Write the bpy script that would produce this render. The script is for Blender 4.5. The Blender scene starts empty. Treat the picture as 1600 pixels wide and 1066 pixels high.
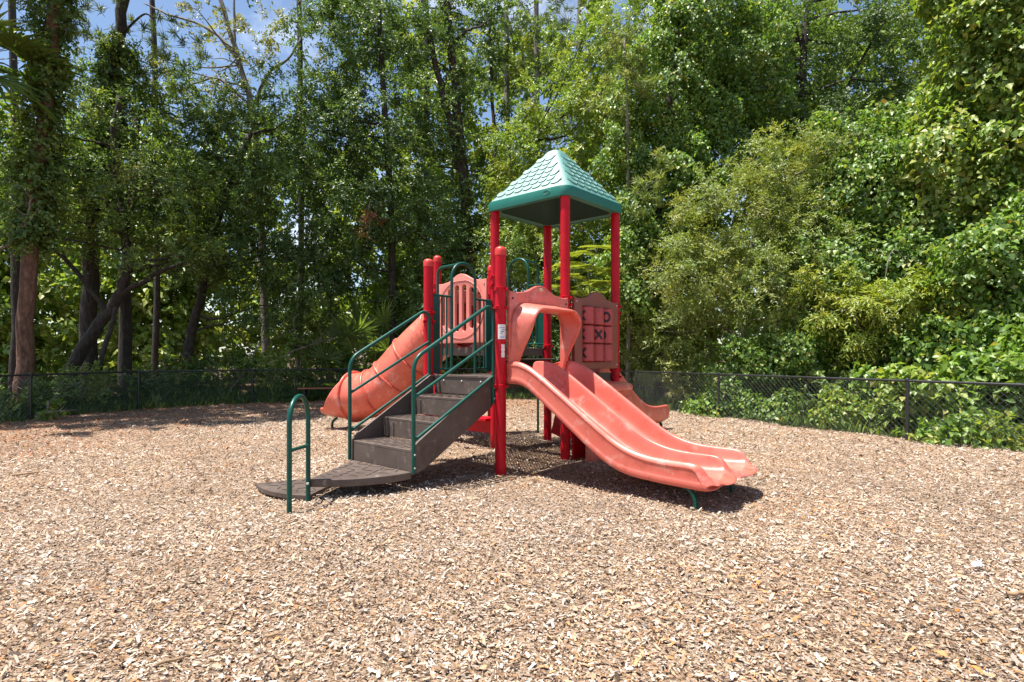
import bpy, bmesh, math, random
import numpy as np
from mathutils import Vector, Matrix

R = math.radians
sc = bpy.context.scene
COL = sc.collection
rnd = random.Random(7)

# ------------------------------------------------------------------ camera, sky, sun, exposure
FPX, YH, CH = 888.9, 556.3, 1.343            # focal length and horizon in photo pixels, eye height
cam_d = bpy.data.cameras.new('camera')
cam_d.sensor_width = 36.0
cam_d.lens = 36.0 * FPX / 1600.0
cam_d.shift_y = (YH - 533.0) / 1600.0
cam_d.clip_end = 2000
cam_d.clip_start = 0.05
cam = bpy.data.objects.new('camera', cam_d)
COL.objects.link(cam)
cam.location = (0, 0, CH)
cam.rotation_euler = (R(90), 0, 0)
sc.camera = cam

SUN_EL = R(74)
SH = Vector((-0.985, -0.17)).normalized()       # horizontal direction towards the sun
world = bpy.data.worlds.new('World')
sc.world = world
world.use_nodes = True
wn, wl = world.node_tree.nodes, world.node_tree.links
wn.clear()
sky = wn.new('ShaderNodeTexSky')
sky.sky_type = 'NISHITA'
sky.sun_disc = False
sky.sun_elevation = SUN_EL
sky.sun_rotation = math.atan2(SH.x, SH.y)
sky.air_density = 1.0
sky.dust_density = 0.6
sky.ozone_density = 1.6
tc = wn.new('ShaderNodeTexCoord')
nz = wn.new('ShaderNodeTexNoise')
nz.inputs['Scale'].default_value = 2.6
nz.inputs['Detail'].default_value = 7
nz.inputs['Roughness'].default_value = 0.6
rp = wn.new('ShaderNodeValToRGB')
rp.color_ramp.elements[0].position = 0.54
rp.color_ramp.elements[1].position = 0.76
mixc = wn.new('ShaderNodeMixRGB')
mixc.inputs['Color2'].default_value = (8.6, 8.9, 9.4, 1)
bg = wn.new('ShaderNodeBackground')
bg.inputs['Strength'].default_value = 0.09
wo = wn.new('ShaderNodeOutputWorld')
wl.new(tc.outputs['Generated'], nz.inputs['Vector'])
wl.new(nz.outputs['Fac'], rp.inputs['Fac'])
wl.new(rp.outputs['Color'], mixc.inputs['Fac'])
wl.new(sky.outputs['Color'], mixc.inputs['Color1'])
wl.new(mixc.outputs['Color'], bg.inputs['Color'])
wl.new(bg.outputs['Background'], wo.inputs['Surface'])

sun_d = bpy.data.lights.new('sun', 'SUN')
sun_d.energy = 5.0
sun_d.angle = R(0.53)
sun_d.color = (1.0, 0.95, 0.87)
sun = bpy.data.objects.new('sun', sun_d)
COL.objects.link(sun)
sdir = Vector((SH.x * math.cos(SUN_EL), SH.y * math.cos(SUN_EL), math.sin(SUN_EL)))
sun.rotation_euler = sdir.to_track_quat('Z', 'Y').to_euler()
sun.location = (-10, 5, 30)

sc.view_settings.view_transform = 'Standard'
sc.view_settings.look = 'None'
sc.view_settings.exposure = 1.08
sc.view_settings.gamma = 1.0
sc.render.engine = 'CYCLES'
sc.cycles.max_bounces = 6
sc.cycles.diffuse_bounces = 4
sc.cycles.glossy_bounces = 2
sc.cycles.transmission_bounces = 4
sc.cycles.caustics_reflective = False
sc.cycles.caustics_refractive = False
sc.cycles.use_denoising = True

# ------------------------------------------------------------------ helpers
def at(px, py, Z):
    return Vector(((px - 800) / FPX * Z, Z, CH - (py - YH) / FPX * Z))

def setp(o, label=None, cat=None, group=None, kind=None):
    if label: o['label'] = label
    if cat: o['category'] = cat
    if group: o['group'] = group
    if kind: o['kind'] = kind
    return o

def empty(name, loc=(0, 0, 0), rz=0):
    o = bpy.data.objects.new(name, None)
    o.empty_display_size = 0.2
    COL.objects.link(o)
    o.location = loc
    o.rotation_euler = (0, 0, rz)
    return o

def link(name, me, mat, parent=None):
    o = bpy.data.objects.new(name, me)
    COL.objects.link(o)
    if mat and not me.materials: me.materials.append(mat)
    if parent: o.parent = parent
    return o

class MB:
    def __init__(s): s.v, s.f = [], []
    def add(s, vs, fs):
        n = len(s.v); s.v += [tuple(p) for p in vs]; s.f += [tuple(i + n for i in f) for f in fs]
    def box(s, c, d, M=None):
        x, y, z = [k / 2 for k in d]
        vs = [Vector(p) for p in ((-x,-y,-z),(x,-y,-z),(x,y,-z),(-x,y,-z),(-x,-y,z),(x,-y,z),(x,y,z),(-x,y,z))]
        if M is not None: vs = [M @ p for p in vs]
        s.add([p + Vector(c) for p in vs], [(0,3,2,1),(4,5,6,7),(0,1,5,4),(1,2,6,5),(2,3,7,6),(3,0,4,7)])
    def tube(s, pts, r, n=10, caps=True, closed=False):
        pts = [Vector(p) for p in pts]; m = len(pts)
        rs = r if isinstance(r, (list, tuple)) else [r] * m
        vs, fs, prev = [], [], None
        for i, p in enumerate(pts):
            if closed: t = pts[(i + 1) % m] - pts[i - 1]
            else: t = pts[min(i + 1, m - 1)] - pts[max(i - 1, 0)]
            t.normalize()
            if prev is None:
                ref = Vector((0, 0, 1)) if abs(t.z) < 0.9 else Vector((1, 0, 0))
                x = t.cross(ref).normalized()
            else:
                x = (prev - t * prev.dot(t)).normalized()
            prev = x; y = t.cross(x)
            for k in range(n):
                a = 2 * math.pi * k / n
                vs.append(p + (x * math.cos(a) + y * math.sin(a)) * rs[i])
        for i in range(m if closed else m - 1):
            j = (i + 1) % m
            for k in range(n):
                q = (k + 1) % n
                fs.append((i * n + k, i * n + q, j * n + q, j * n + k))
        if caps and not closed:
            fs.append(tuple(range(n - 1, -1, -1))); fs.append(tuple((m - 1) * n + k for k in range(n)))
        s.add(vs, fs)
    def lathe(s, c, prof, n=20):
        c = Vector(c); vs, fs = [], []
        for (r, z) in prof:
            for k in range(n):
                a = 2 * math.pi * k / n
                vs.append(c + Vector((r * math.cos(a), r * math.sin(a), z)))
        for i in range(len(prof) - 1):
            for k in range(n):
                q = (k + 1) % n
                fs.append((i * n + k, i * n + q, (i + 1) * n + q, (i + 1) * n + k))
        fs.append(tuple(range(n - 1, -1, -1))); fs.append(tuple((len(prof) - 1) * n + k for k in range(n)))
        s.add(vs, fs)
    def loft(s, rings, cap0=True, cap1=True, closed=True):
        n = len(rings[0]); vs = [p for r in rings for p in r]; fs = []
        for i in range(len(rings) - 1):
            for k in range(n if closed else n - 1):
                q = (k + 1) % n
                fs.append((i * n + k, i * n + q, (i + 1) * n + q, (i + 1) * n + k))
        if cap0: fs.append(tuple(range(n - 1, -1, -1)))
        if cap1: fs.append(tuple((len(rings) - 1) * n + k for k in range(n)))
        s.add(vs, fs)
    def prism(s, poly, axis, lo, hi):
        def P(q, t):
            if axis == 'x': return (t, q[0], q[1])
            if axis == 'y': return (q[0], t, q[1])
            return (q[0], q[1], t)
        n = len(poly)
        s.add([P(q, lo) for q in poly] + [P(q, hi) for q in poly],
              [tuple(range(n - 1, -1, -1)), tuple(range(n, 2 * n))] + [(k, (k + 1) % n, n + (k + 1) % n, n + k) for k in range(n)])
    def mesh(s, name, smooth=False, angle=None):
        me = bpy.data.meshes.new(name)
        me.from_pydata(s.v, [], s.f)
        me.update()
        bm = bmesh.new(); bm.from_mesh(me)
        bmesh.ops.recalc_face_normals(bm, faces=bm.faces)
        bm.to_mesh(me); bm.free()
        if smooth:
            me.polygons.foreach_set('use_smooth', [True] * len(me.polygons))
            if angle: me.set_sharp_from_angle(angle=R(angle))
        return me
    def build(s, name, mat, parent=None, smooth=False, angle=None, sub=0, bevel=0):
        o = link(name, s.mesh(name, smooth, angle), mat, parent)
        if bevel:
            b = o.modifiers.new('bevel', 'BEVEL'); b.width = bevel; b.segments = 2; b.limit_method = 'ANGLE'; b.angle_limit = R(40)
        if sub:
            m = o.modifiers.new('sub', 'SUBSURF'); m.levels = sub; m.render_levels = sub
        return o

def arc(cx, cy, r, a0, a1, n):
    return [(cx + r * math.cos(R(a0 + (a1 - a0) * i / n)), cy + r * math.sin(R(a0 + (a1 - a0) * i / n))) for i in range(n + 1)]

def smooth_path(pts, n=8):
    """Catmull-Rom through the points."""
    P = [Vector(p) for p in pts]; out = []
    for i in range(len(P) - 1):
        p0, p1, p2, p3 = P[max(i - 1, 0)], P[i], P[i + 1], P[min(i + 2, len(P) - 1)]
        for k in range(n):
            t = k / n
            out.append(0.5 * ((2 * p1) + (p2 - p0) * t + (2 * p0 - 5 * p1 + 4 * p2 - p3) * t * t + (3 * p1 - p0 - 3 * p2 + p3) * t ** 3))
    out.append(P[-1])
    return out

def round_path(pts, rad, n=6):
    """polyline with rounded corners"""
    P = [Vector(p) for p in pts]; out = [P[0]]
    for i in range(1, len(P) - 1):
        a, b, c = P[i - 1], P[i], P[i + 1]
        d1, d2 = (a - b), (c - b); r = min(rad, d1.length * 0.49, d2.length * 0.49)
        s, e = b + d1.normalized() * r, b + d2.normalized() * r
        for k in range(n + 1):
            t = k / n
            out.append(s * (1 - t) ** 2 + b * 2 * t * (1 - t) + e * t * t)
    out.append(P[-1])
    return out

def panel_mesh(name, outline, holes, thick, bev, plane):
    """flat molded sheet with holes from 2-D outlines; plane(x, y, depth) -> xyz"""
    cu = bpy.data.curves.new(name, 'CURVE'); cu.dimensions = '2D'; cu.fill_mode = 'BOTH'
    cu.extrude = max(thick / 2 - bev, 0.001); cu.bevel_depth = bev; cu.bevel_resolution = 2; cu.offset = -bev
    for poly in [outline] + holes:
        sp = cu.splines.new('POLY'); sp.points.add(len(poly) - 1); sp.use_cyclic_u = True
        for p, q in zip(sp.points, poly): p.co = (q[0], q[1], 0, 1)
    o = bpy.data.objects.new(name, cu); COL.objects.link(o)
    dg = bpy.context.evaluated_depsgraph_get()
    me = bpy.data.meshes.new_from_object(o.evaluated_get(dg))
    bpy.data.objects.remove(o); bpy.data.curves.remove(cu)
    for v in me.vertices: v.co = plane(v.co.x, v.co.y, v.co.z)
    bm = bmesh.new(); bm.from_mesh(me)
    bmesh.ops.remove_doubles(bm, verts=bm.verts, dist=1e-5)
    bmesh.ops.recalc_face_normals(bm, faces=bm.faces)
    bm.to_mesh(me); bm.free()
    me.polygons.foreach_set('use_smooth', [True] * len(me.polygons))
    me.set_sharp_from_angle(angle=R(35))
    me.name = name
    return me

# ------------------------------------------------------------------ materials
def new_mat(name):
    m = bpy.data.materials.new(name); m.use_nodes = True
    n = m.node_tree.nodes; b = n['Principled BSDF']
    return m, n, m.node_tree.links, b

def noise(n, l, scale, detail=4, rough=0.55, coord='Object'):
    t = n.new('ShaderNodeTexCoord'); x = n.new('ShaderNodeTexNoise')
    x.inputs['Scale'].default_value = scale; x.inputs['Detail'].default_value = detail; x.inputs['Roughness'].default_value = rough
    l.new(t.outputs[coord], x.inputs['Vector'])
    return x

def ramp(n, l, src, stops):
    r = n.new('ShaderNodeValToRGB')
    e = r.color_ramp.elements
    while len(e) < len(stops): e.new(0.5)
    for k, (p, c) in zip(e, stops): k.position = p; k.color = (*c, 1)
    l.new(src, r.inputs['Fac'])
    return r

def mottled(name, c0, c1, rough=0.4, scale=3.0, bump=0.0, bscale=60, spec=0.5, wear=None, dirt=0):
    m, n, l, b = new_mat(name)
    x = noise(n, l, scale, 5)
    r = ramp(n, l, x.outputs['Fac'], [(0.3, c0), (0.7, c1)])
    col = r.outputs['Color']
    if wear:
        x2 = noise(n, l, wear[1], 8, 0.7)
        r2 = ramp(n, l, x2.outputs['Fac'], [(wear[2], (0, 0, 0)), (wear[2] + 0.12, (1, 1, 1))])
        mx = n.new('ShaderNodeMixRGB'); mx.inputs['Color2'].default_value = (*wear[0], 1)
        l.new(r2.outputs['Color'], mx.inputs['Fac']); l.new(col, mx.inputs['Color1']); col = mx.outputs['Color']
    if dirt:
        x3 = noise(n, l, dirt, 9, 0.75)
        r3 = ramp(n, l, x3.outputs['Fac'], [(0.52, (1, 1, 1)), (0.66, (0.72, 0.66, 0.60)), (0.78, (0.50, 0.43, 0.37))])
        m3 = n.new('ShaderNodeMixRGB'); m3.blend_type = 'MULTIPLY'; m3.inputs['Fac'].default_value = 1
        l.new(col, m3.inputs['Color1']); l.new(r3.outputs['Color'], m3.inputs['Color2']); col = m3.outputs['Color']
    l.new(col, b.inputs['Base Color'])
    b.inputs['Specular IOR Level'].default_value = spec
    xr = noise(n, l, scale * 4, 4)
    mr = n.new('ShaderNodeMapRange'); mr.inputs['To Min'].default_value = rough - 0.08; mr.inputs['To Max'].default_value = rough + 0.12
    l.new(xr.outputs['Fac'], mr.inputs['Value']); l.new(mr.outputs['Result'], b.inputs['Roughness'])
    if bump:
        xb = noise(n, l, bscale, 3)
        bp = n.new('ShaderNodeBump'); bp.inputs['Strength'].default_value = bump; bp.inputs['Distance'].default_value = 0.004
        l.new(xb.outputs['Fac'], bp.inputs['Height']); l.new(bp.outputs['Normal'], b.inputs['Normal'])
    return m

M_RED = mottled('red_powder_coat', (0.46, 0.004, 0.014), (0.54, 0.007, 0.020), 0.38, 2.5, 0.06, 220, spec=0.22, wear=((0.55, 0.05, 0.055), 8.0, 0.62), dirt=9.0)
M_REDCAP = mottled('red_cap_plastic', (0.60, 0.030, 0.022), (0.68, 0.045, 0.035), 0.45, 6)
M_SALMON = mottled('faded_salmon_plastic', (0.60, 0.112, 0.078), (0.68, 0.165, 0.120), 0.34, 1.6, 0.12, 160, spec=0.6, wear=((0.70, 0.30, 0.24), 4.0, 0.56), dirt=5.0)
M_TUBE = mottled('orange_red_plastic', (0.62, 0.108, 0.066), (0.72, 0.172, 0.115), 0.36, 1.3, 0.12, 160, wear=((0.72, 0.32, 0.25), 3.5, 0.55), dirt=4.0)
M_PANEL = mottled('brown_red_plastic', (0.23, 0.064, 0.043), (0.28, 0.084, 0.057), 0.45, 2.0, 0.10, 180)
M_PINK = mottled('pale_pink_red_plastic', (0.72, 0.200, 0.160), (0.78, 0.250, 0.200), 0.42, 2.0, 0.10, 180)
M_CYL = mottled('game_cylinder_plastic', (0.42, 0.055, 0.052), (0.48, 0.075, 0.070), 0.4, 4.0, dirt=12.0)
M_MARK = mottled('dark_mark', (0.020, 0.006, 0.008), (0.035, 0.010, 0.012), 0.6, 9.0)
M_GREEN = mottled('green_powder_coat', (0.003, 0.060, 0.043), (0.004, 0.082, 0.058), 0.34, 3.0, 0.05, 220, spec=0.35)
M_ROOF = mottled('teal_green_plastic', (0.003, 0.135, 0.098), (0.006, 0.165, 0.120), 0.46, 2.0, 0.08, 140, spec=0.6, wear=((0.08, 0.30, 0.25), 9.0, 0.62))
M_SCALE = mottled('faded_teal_plastic', (0.012, 0.165, 0.125), (0.030, 0.205, 0.160), 0.54, 3.0, 0.08, 140, spec=1.0, wear=((0.16, 0.34, 0.30), 6.0, 0.56), dirt=6.0)
_b = M_SCALE.node_tree.nodes['Principled BSDF']
_b.inputs['Coat Weight'].default_value = 1.0; _b.inputs['Coat Roughness'].default_value = 0.52; _b.inputs['Coat IOR'].default_value = 1.85
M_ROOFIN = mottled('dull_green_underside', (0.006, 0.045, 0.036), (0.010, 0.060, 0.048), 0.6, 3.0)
M_BROWN = mottled('brown_vinyl_coat', (0.077, 0.054, 0.043), (0.116, 0.084, 0.068), 0.52, 3.0, 0.25, 120, wear=((0.22, 0.18, 0.15), 11.0, 0.57), dirt=7.0)
M_SLOT = mottled('dark_slot_vinyl', (0.030, 0.024, 0.022), (0.045, 0.036, 0.032), 0.7, 6.0)
M_WIRE = mottled('lightened_black_wire', (0.040, 0.042, 0.044), (0.085, 0.086, 0.088), 0.36, 8.0)  # black wire lightened: the light it catches is put into the colour
M_STEEL = mottled('bolt_steel', (0.50, 0.48, 0.45), (0.60, 0.58, 0.55), 0.35, 30.0)
M_FENCE = mottled('black_vinyl_wire', (0.016, 0.017, 0.018), (0.034, 0.035, 0.038), 0.32, 8.0)
M_WHITE = mottled('white_sticker', (0.70, 0.70, 0.68), (0.80, 0.80, 0.78), 0.5, 30.0)
M_BLUE = mottled('blue_print', (0.05, 0.22, 0.42), (0.08, 0.30, 0.50), 0.5, 30.0)
M_BADGE = mottled('tan_badge', (0.55, 0.40, 0.22), (0.62, 0.46, 0.28), 0.5, 40.0)
M_BENCH = mottled('red_brown_board', (0.30, 0.095, 0.045), (0.42, 0.150, 0.070), 0.6, 6.0, 0.3, 40)
M_STICK = mottled('weathered_stick', (0.20, 0.125, 0.070), (0.36, 0.24, 0.14), 0.8, 14.0, 0.4, 60)
M_PAPER = mottled('pale_blue_scrap', (0.45, 0.60, 0.80), (0.70, 0.78, 0.86), 0.5, 40.0)
M_DRYLEAF = mottled('dry_orange_leaf', (0.50, 0.16, 0.035), (0.60, 0.26, 0.06), 0.6, 20.0)

def bark(name, c0, c1, c2, zs=0.35):
    m, n, l, b = new_mat(name)
    t = n.new('ShaderNodeTexCoord'); mp = n.new('ShaderNodeMapping'); mp.inputs['Scale'].default_value = (1, 1, zs)
    x = n.new('ShaderNodeTexNoise'); x.inputs['Scale'].default_value = 14; x.inputs['Detail'].default_value = 8; x.inputs['Roughness'].default_value = 0.7
    l.new(t.outputs['Object'], mp.inputs['Vector']); l.new(mp.outputs['Vector'], x.inputs['Vector'])
    r = ramp(n, l, x.outputs['Fac'], [(0.30, c0), (0.52, c1), (0.72, c2)])
    l.new(r.outputs['Color'], b.inputs['Base Color']); b.inputs['Roughness'].default_value = 0.85
    bp = n.new('ShaderNodeBump'); bp.inputs['Strength'].default_value = 1.0; bp.inputs['Distance'].default_value = 0.06
    l.new(x.outputs['Fac'], bp.inputs['Height']); l.new(bp.outputs['Normal'], b.inputs['Normal'])
    return m

M_PINEBARK = bark('pine_bark', (0.06, 0.03, 0.018), (0.20, 0.10, 0.060), (0.34, 0.20, 0.13))
M_DARKBARK = bark('dark_bark', (0.020, 0.015, 0.011), (0.055, 0.042, 0.032), (0.12, 0.095, 0.075))
M_PALEBARK = bark('pale_bark', (0.10, 0.085, 0.065), (0.24, 0.20, 0.16), (0.40, 0.36, 0.30))

def attr_mat(name, rough, spec, trans=0.0, bump=0):
    m, n, l, b = new_mat(name)
    a = n.new('ShaderNodeAttribute'); a.attribute_name = 'tint'
    l.new(a.outputs['Color'], b.inputs['Base Color'])
    b.inputs['Roughness'].default_value = rough; b.inputs['Specular IOR Level'].default_value = spec
    if trans:
        tr = n.new('ShaderNodeBsdfTranslucent'); g = n.new('ShaderNodeMixRGB'); g.blend_type = 'MULTIPLY'
        g.inputs['Fac'].default_value = 1; g.inputs['Color2'].default_value = (1.55, 1.55, 0.70, 1)
        l.new(a.outputs['Color'], g.inputs['Color1']); l.new(g.outputs['Color'], tr.inputs['Color'])
        mx = n.new('ShaderNodeMixShader'); mx.inputs['Fac'].default_value = trans
        out = n['Material Output']
        l.new(b.outputs['BSDF'], mx.inputs[1]); l.new(tr.outputs['BSDF'], mx.inputs[2]); l.new(mx.outputs['Shader'], out.inputs['Surface'])
    return m

M_LEAF = attr_mat('leaf', 0.44, 0.55, 0.36)
M_NEEDLE = attr_mat('needle', 0.5, 0.4, 0.30)
M_CHIP = attr_mat('wood_chip', 0.75, 0.25)

# ------------------------------------------------------------------ ground
YARD = [(-10.9, 8.0), (-10.7, 9.3), (-10.13, 11.97), (-9.45, 14.4), (-7.4, 16.2), (-5.0, 17.35), (-2.2, 17.8), (0.6, 17.5), (2.55, 15.75), (4.49, 12.35), (6.30, 9.06), (8.11, 5.77), (9.9, 2.5)]
YARD_POLY = YARD + [(10.4, -6.0), (-11.6, -6.0)]

def terr(x, y):
    """gentle unevenness of the wood chip bed"""
    return 0.018 * (np.sin(x * 1.3 + 0.7 * y) * np.cos(y * 1.1 - 0.4 * x) + 0.5 * np.sin(2.9 * x - 1.7 * y + 1.0)) + 0.006 * np.sin(5.1 * x + 4.3 * y) \
        - 0.045 * np.exp(-((x - 2.2) ** 2 + (y - 5.25) ** 2) / 0.22) + 0.03 * np.exp(-((x - 2.75) ** 2 + (y - 4.75) ** 2) / 0.12) \
        - 0.03 * np.exp(-((x + 2.25) ** 2 + (y - 5.35) ** 2) / 0.25) - 0.03 * np.exp(-((x + 3.3) ** 2 + (y - 11.1) ** 2) / 0.3)

def ground_mat(name, stops, scale, bump, big=None):
    m, n, l, b = new_mat(name)
    x = noise(n, l, scale, 9, 0.75)
    r = ramp(n, l, x.outputs['Fac'], stops)
    col = r.outputs['Color']
    if big:
        y = noise(n, l, big[0], 3)
        r2 = ramp(n, l, y.outputs['Fac'], [(0.42, (0, 0, 0)), (0.68, (1, 1, 1))])
        mx = n.new('ShaderNodeMixRGB'); mx.blend_type = 'MULTIPLY'; mx.inputs['Color2'].default_value = (*big[1], 1)
        l.new(r2.outputs['Color'], mx.inputs['Fac']); l.new(col, mx.inputs['Color1']); col = mx.outputs['Color']
    l.new(col, b.inputs['Base Color']); b.inputs['Roughness'].default_value = 0.9; b.inputs['Specular IOR Level'].default_value = 0.2
    bp = n.new('ShaderNodeBump'); bp.inputs['Strength'].default_value = bump; bp.inputs['Distance'].default_value = 0.02
    l.new(x.outputs['Fac'], bp.inputs['Height']); l.new(bp.outputs['Normal'], b.inputs['Normal'])
    return m

M_FLOOR = ground_mat('leaf_litter', [(0.3, (0.035, 0.022, 0.012)), (0.5, (0.075, 0.045, 0.025)), (0.7, (0.15, 0.09, 0.05))], 9, 0.8)
M_MULCH = ground_mat('wood_chip_bed', [(0.32, (0.045, 0.027, 0.017)), (0.46, (0.19, 0.125, 0.080)), (0.58, (0.33, 0.24, 0.165)), (0.72, (0.44, 0.355, 0.275))], 34, 1.0, (0.6, (0.92, 0.78, 0.64)))

def shred_bed(m):
    n, l = m.node_tree.nodes, m.node_tree.links; b = n['Principled BSDF']
    t = n.new('ShaderNodeTexCoord'); outs = []
    for sx, sy, rot in ((34, 110, 0.35), (110, 38, -0.3), (70, 75, 0.8)):
        mp = n.new('ShaderNodeMapping'); mp.inputs['Scale'].default_value = (sx, sy, 1); mp.inputs['Rotation'].default_value = (0, 0, rot)
        v = n.new('ShaderNodeTexVoronoi'); v.inputs['Scale'].default_value = 1.0; v.inputs['Randomness'].default_value = 1.0
        l.new(t.outputs['Object'], mp.inputs['Vector']); l.new(mp.outputs['Vector'], v.inputs['Vector'])
        sep = n.new('ShaderNodeSeparateColor'); l.new(v.outputs['Color'], sep.inputs['Color'])
        r = ramp(n, l, sep.outputs['Red'], [(0.0, (0.040, 0.025, 0.016)), (0.25, (0.15, 0.095, 0.058)), (0.45, (0.29, 0.20, 0.132)), (0.64, (0.38, 0.295, 0.22)), (0.82, (0.33, 0.185, 0.095)), (1.0, (0.50, 0.43, 0.36))])
        outs.append((r, v))
    col = outs[0][0].outputs['Color']; hgt = outs[0][1].outputs['Distance']
    for k, sc_ in ((1, 55), (2, 38)):
        x = noise(n, l, sc_, 2); th = n.new('ShaderNodeMath'); th.operation = 'GREATER_THAN'; th.inputs[1].default_value = 0.5; l.new(x.outputs['Fac'], th.inputs[0])
        mx = n.new('ShaderNodeMixRGB'); l.new(th.outputs['Value'], mx.inputs['Fac']); l.new(col, mx.inputs['Color1']); l.new(outs[k][0].outputs['Color'], mx.inputs['Color2']); col = mx.outputs['Color']
    l.new(col, b.inputs['Base Color'])
shred_bed(M_MULCH)
g = MB(); g.add([(-400, -400, -0.10), (400, -400, -0.10), (400, 900, -0.10), (-400, 900, -0.10)], [(0, 1, 2, 3)])
setp(g.build('ground', M_FLOOR), kind='structure')

def inside(px, py, poly):
    r = np.zeros(len(px), bool); n = len(poly)
    for i in range(n):
        x0, y0 = poly[i]; x1, y1 = poly[(i + 1) % n]
        c = ((y0 > py) != (y1 > py)) & (px < (x1 - x0) * (py - y0) / (y1 - y0 + 1e-12) + x0)
        r ^= c
    return r

def mulch_bed():
    xs = np.arange(-12.2, 11.01, 0.16); ys = np.arange(-6, 18.6, 0.16)
    X, Y = np.meshgrid(xs, ys); grow = [(x * 1.035, y + (0.35 if y > 9 else 0.0)) for x, y in YARD_POLY]
    ok = inside(X.ravel(), Y.ravel(), grow).reshape(X.shape)
    Z = terr(X, Y)
    idx = -np.ones(X.shape, int); vs = []; fs = []
    use = np.zeros(X.shape, bool)
    q = ok[:-1, :-1] & ok[1:, :-1] & ok[:-1, 1:] & ok[1:, 1:]
    use[:-1, :-1] |= q; use[1:, :-1] |= q; use[:-1, 1:] |= q; use[1:, 1:] |= q
    k = 0
    for i, j in zip(*np.nonzero(use)):
        idx[i, j] = k; k += 1; vs.append((X[i, j], Y[i, j], Z[i, j]))
    for i, j in zip(*np.nonzero(q)):
        fs.append((idx[i, j], idx[i, j + 1], idx[i + 1, j + 1], idx[i + 1, j]))
    me = bpy.data.meshes.new('mulch_bed'); me.from_pydata(vs, [], fs)
    me.polygons.foreach_set('use_smooth', [True] * len(me.polygons))
    return setp(link('mulch_bed', me, M_MULCH), kind='structure')
mulch_bed()

# ------------------------------------------------------------------ leaf and chip meshes (numpy)
def norm(a): return a / (np.linalg.norm(a, axis=-1, keepdims=True) + 1e-9)

def quads_mesh(name, V, nq, colors, mat, parent=None):
    """V (nq*4,3): each quad split along its first-third diagonal into two triangles"""
    me = bpy.data.meshes.new(name)
    nv = len(V)
    me.vertices.add(nv); me.vertices.foreach_set('co', V.astype(np.float32).ravel())
    base = np.arange(nq, dtype=np.int32)[:, None] * 4
    tri = np.concatenate([base + np.array([[0, 1, 2]]), base + np.array([[0, 2, 3]])], axis=1).astype(np.int32).ravel()
    me.loops.add(len(tri)); me.loops.foreach_set('vertex_index', tri)
    nf = nq * 2
    me.polygons.add(nf)
    me.polygons.foreach_set('loop_start', np.arange(0, nf * 3, 3, dtype=np.int32))
    try: me.polygons.foreach_set('loop_total', np.full(nf, 3, dtype=np.int32))
    except Exception: pass
    a = me.color_attributes.new('tint', 'FLOAT_COLOR', 'POINT')
    c = np.ones((nv, 4), np.float32); c[:, :3] = np.repeat(colors, 4, axis=0)
    a.data.foreach_set('color', c.ravel())
    me.update(calc_edges=True)
    return link(name, me, mat, parent)

def leaf_verts(P, D, N, L, Wd, fold=0.25, wide=0.42):
    D = norm(D); S = norm(np.cross(D, N)); N2 = norm(np.cross(S, D))
    L = L[:, None]; Wd = Wd[:, None]
    mid = P + D * L * wide + N2 * Wd * fold
    tip = P + D * L - N2 * L * 0.10
    V = np.stack([P, mid - S * Wd * 0.5, tip, mid + S * Wd * 0.5], axis=1)
    return V.reshape(-1, 3)

LEAF_GAIN = (2.40, 1.98, 1.55)
PAL = {   # leaf albedos: (colour, weight)
    'oak':    [((0.045, 0.090, 0.026), 5), ((0.070, 0.125, 0.036), 4), ((0.100, 0.155, 0.040), 2), ((0.026, 0.058, 0.022), 3), ((0.16, 0.17, 0.05), .4)],
    'dark':   [((0.030, 0.066, 0.022), 5), ((0.048, 0.094, 0.030), 4), ((0.072, 0.125, 0.040), 1.5), ((0.022, 0.046, 0.018), 2)],
    'bright': [((0.080, 0.150, 0.032), 4), ((0.115, 0.190, 0.040), 4), ((0.060, 0.115, 0.030), 3), ((0.170, 0.215, 0.050), 1.2)],
    'willow': [((0.085, 0.135, 0.042), 4), ((0.120, 0.170, 0.055), 4), ((0.060, 0.105, 0.036), 3), ((0.155, 0.195, 0.060), 1.2), ((0.21, 0.20, 0.06), .3)],
    'vine':   [((0.065, 0.135, 0.030), 4), ((0.090, 0.165, 0.040), 3), ((0.045, 0.098, 0.026), 4), ((0.150, 0.195, 0.050), .8), ((0.25, 0.16, 0.05), .12)],
    'yellow': [((0.120, 0.185, 0.030), 4), ((0.170, 0.230, 0.035), 3), ((0.080, 0.140, 0.028), 3), ((0.24, 0.26, 0.05), .8)],
    'olive':  [((0.085, 0.110, 0.040), 4), ((0.130, 0.150, 0.052), 3), ((0.060, 0.080, 0.030), 2), ((0.17, 0.14, 0.06), .6)],
    'pine':   [((0.065, 0.105, 0.038), 4), ((0.095, 0.140, 0.048), 3), ((0.045, 0.078, 0.030), 2)],
    'cypress':[((0.100, 0.165, 0.055), 4), ((0.135, 0.200, 0.070), 3), ((0.075, 0.125, 0.042), 2)],
    'dead':   [((0.16, 0.085, 0.045), 4), ((0.22, 0.125, 0.065), 3), ((0.10, 0.055, 0.03), 2)],
}
def palette(rng, pal, n, var=0.18):
    P = PAL[pal]; w = np.array([p[1] for p in P], float); w /= w.sum()
    c = np.array([p[0] for p in P])[rng.choice(len(P), n, p=w)]
    return np.clip(c * np.array(LEAF_GAIN) * rng.normal(1, var, (n, 1)).clip(0.45, 1.7), 0.004, 0.36)

def rand_unit(rng, n):
    return norm(rng.normal(size=(n, 3)))

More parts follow.
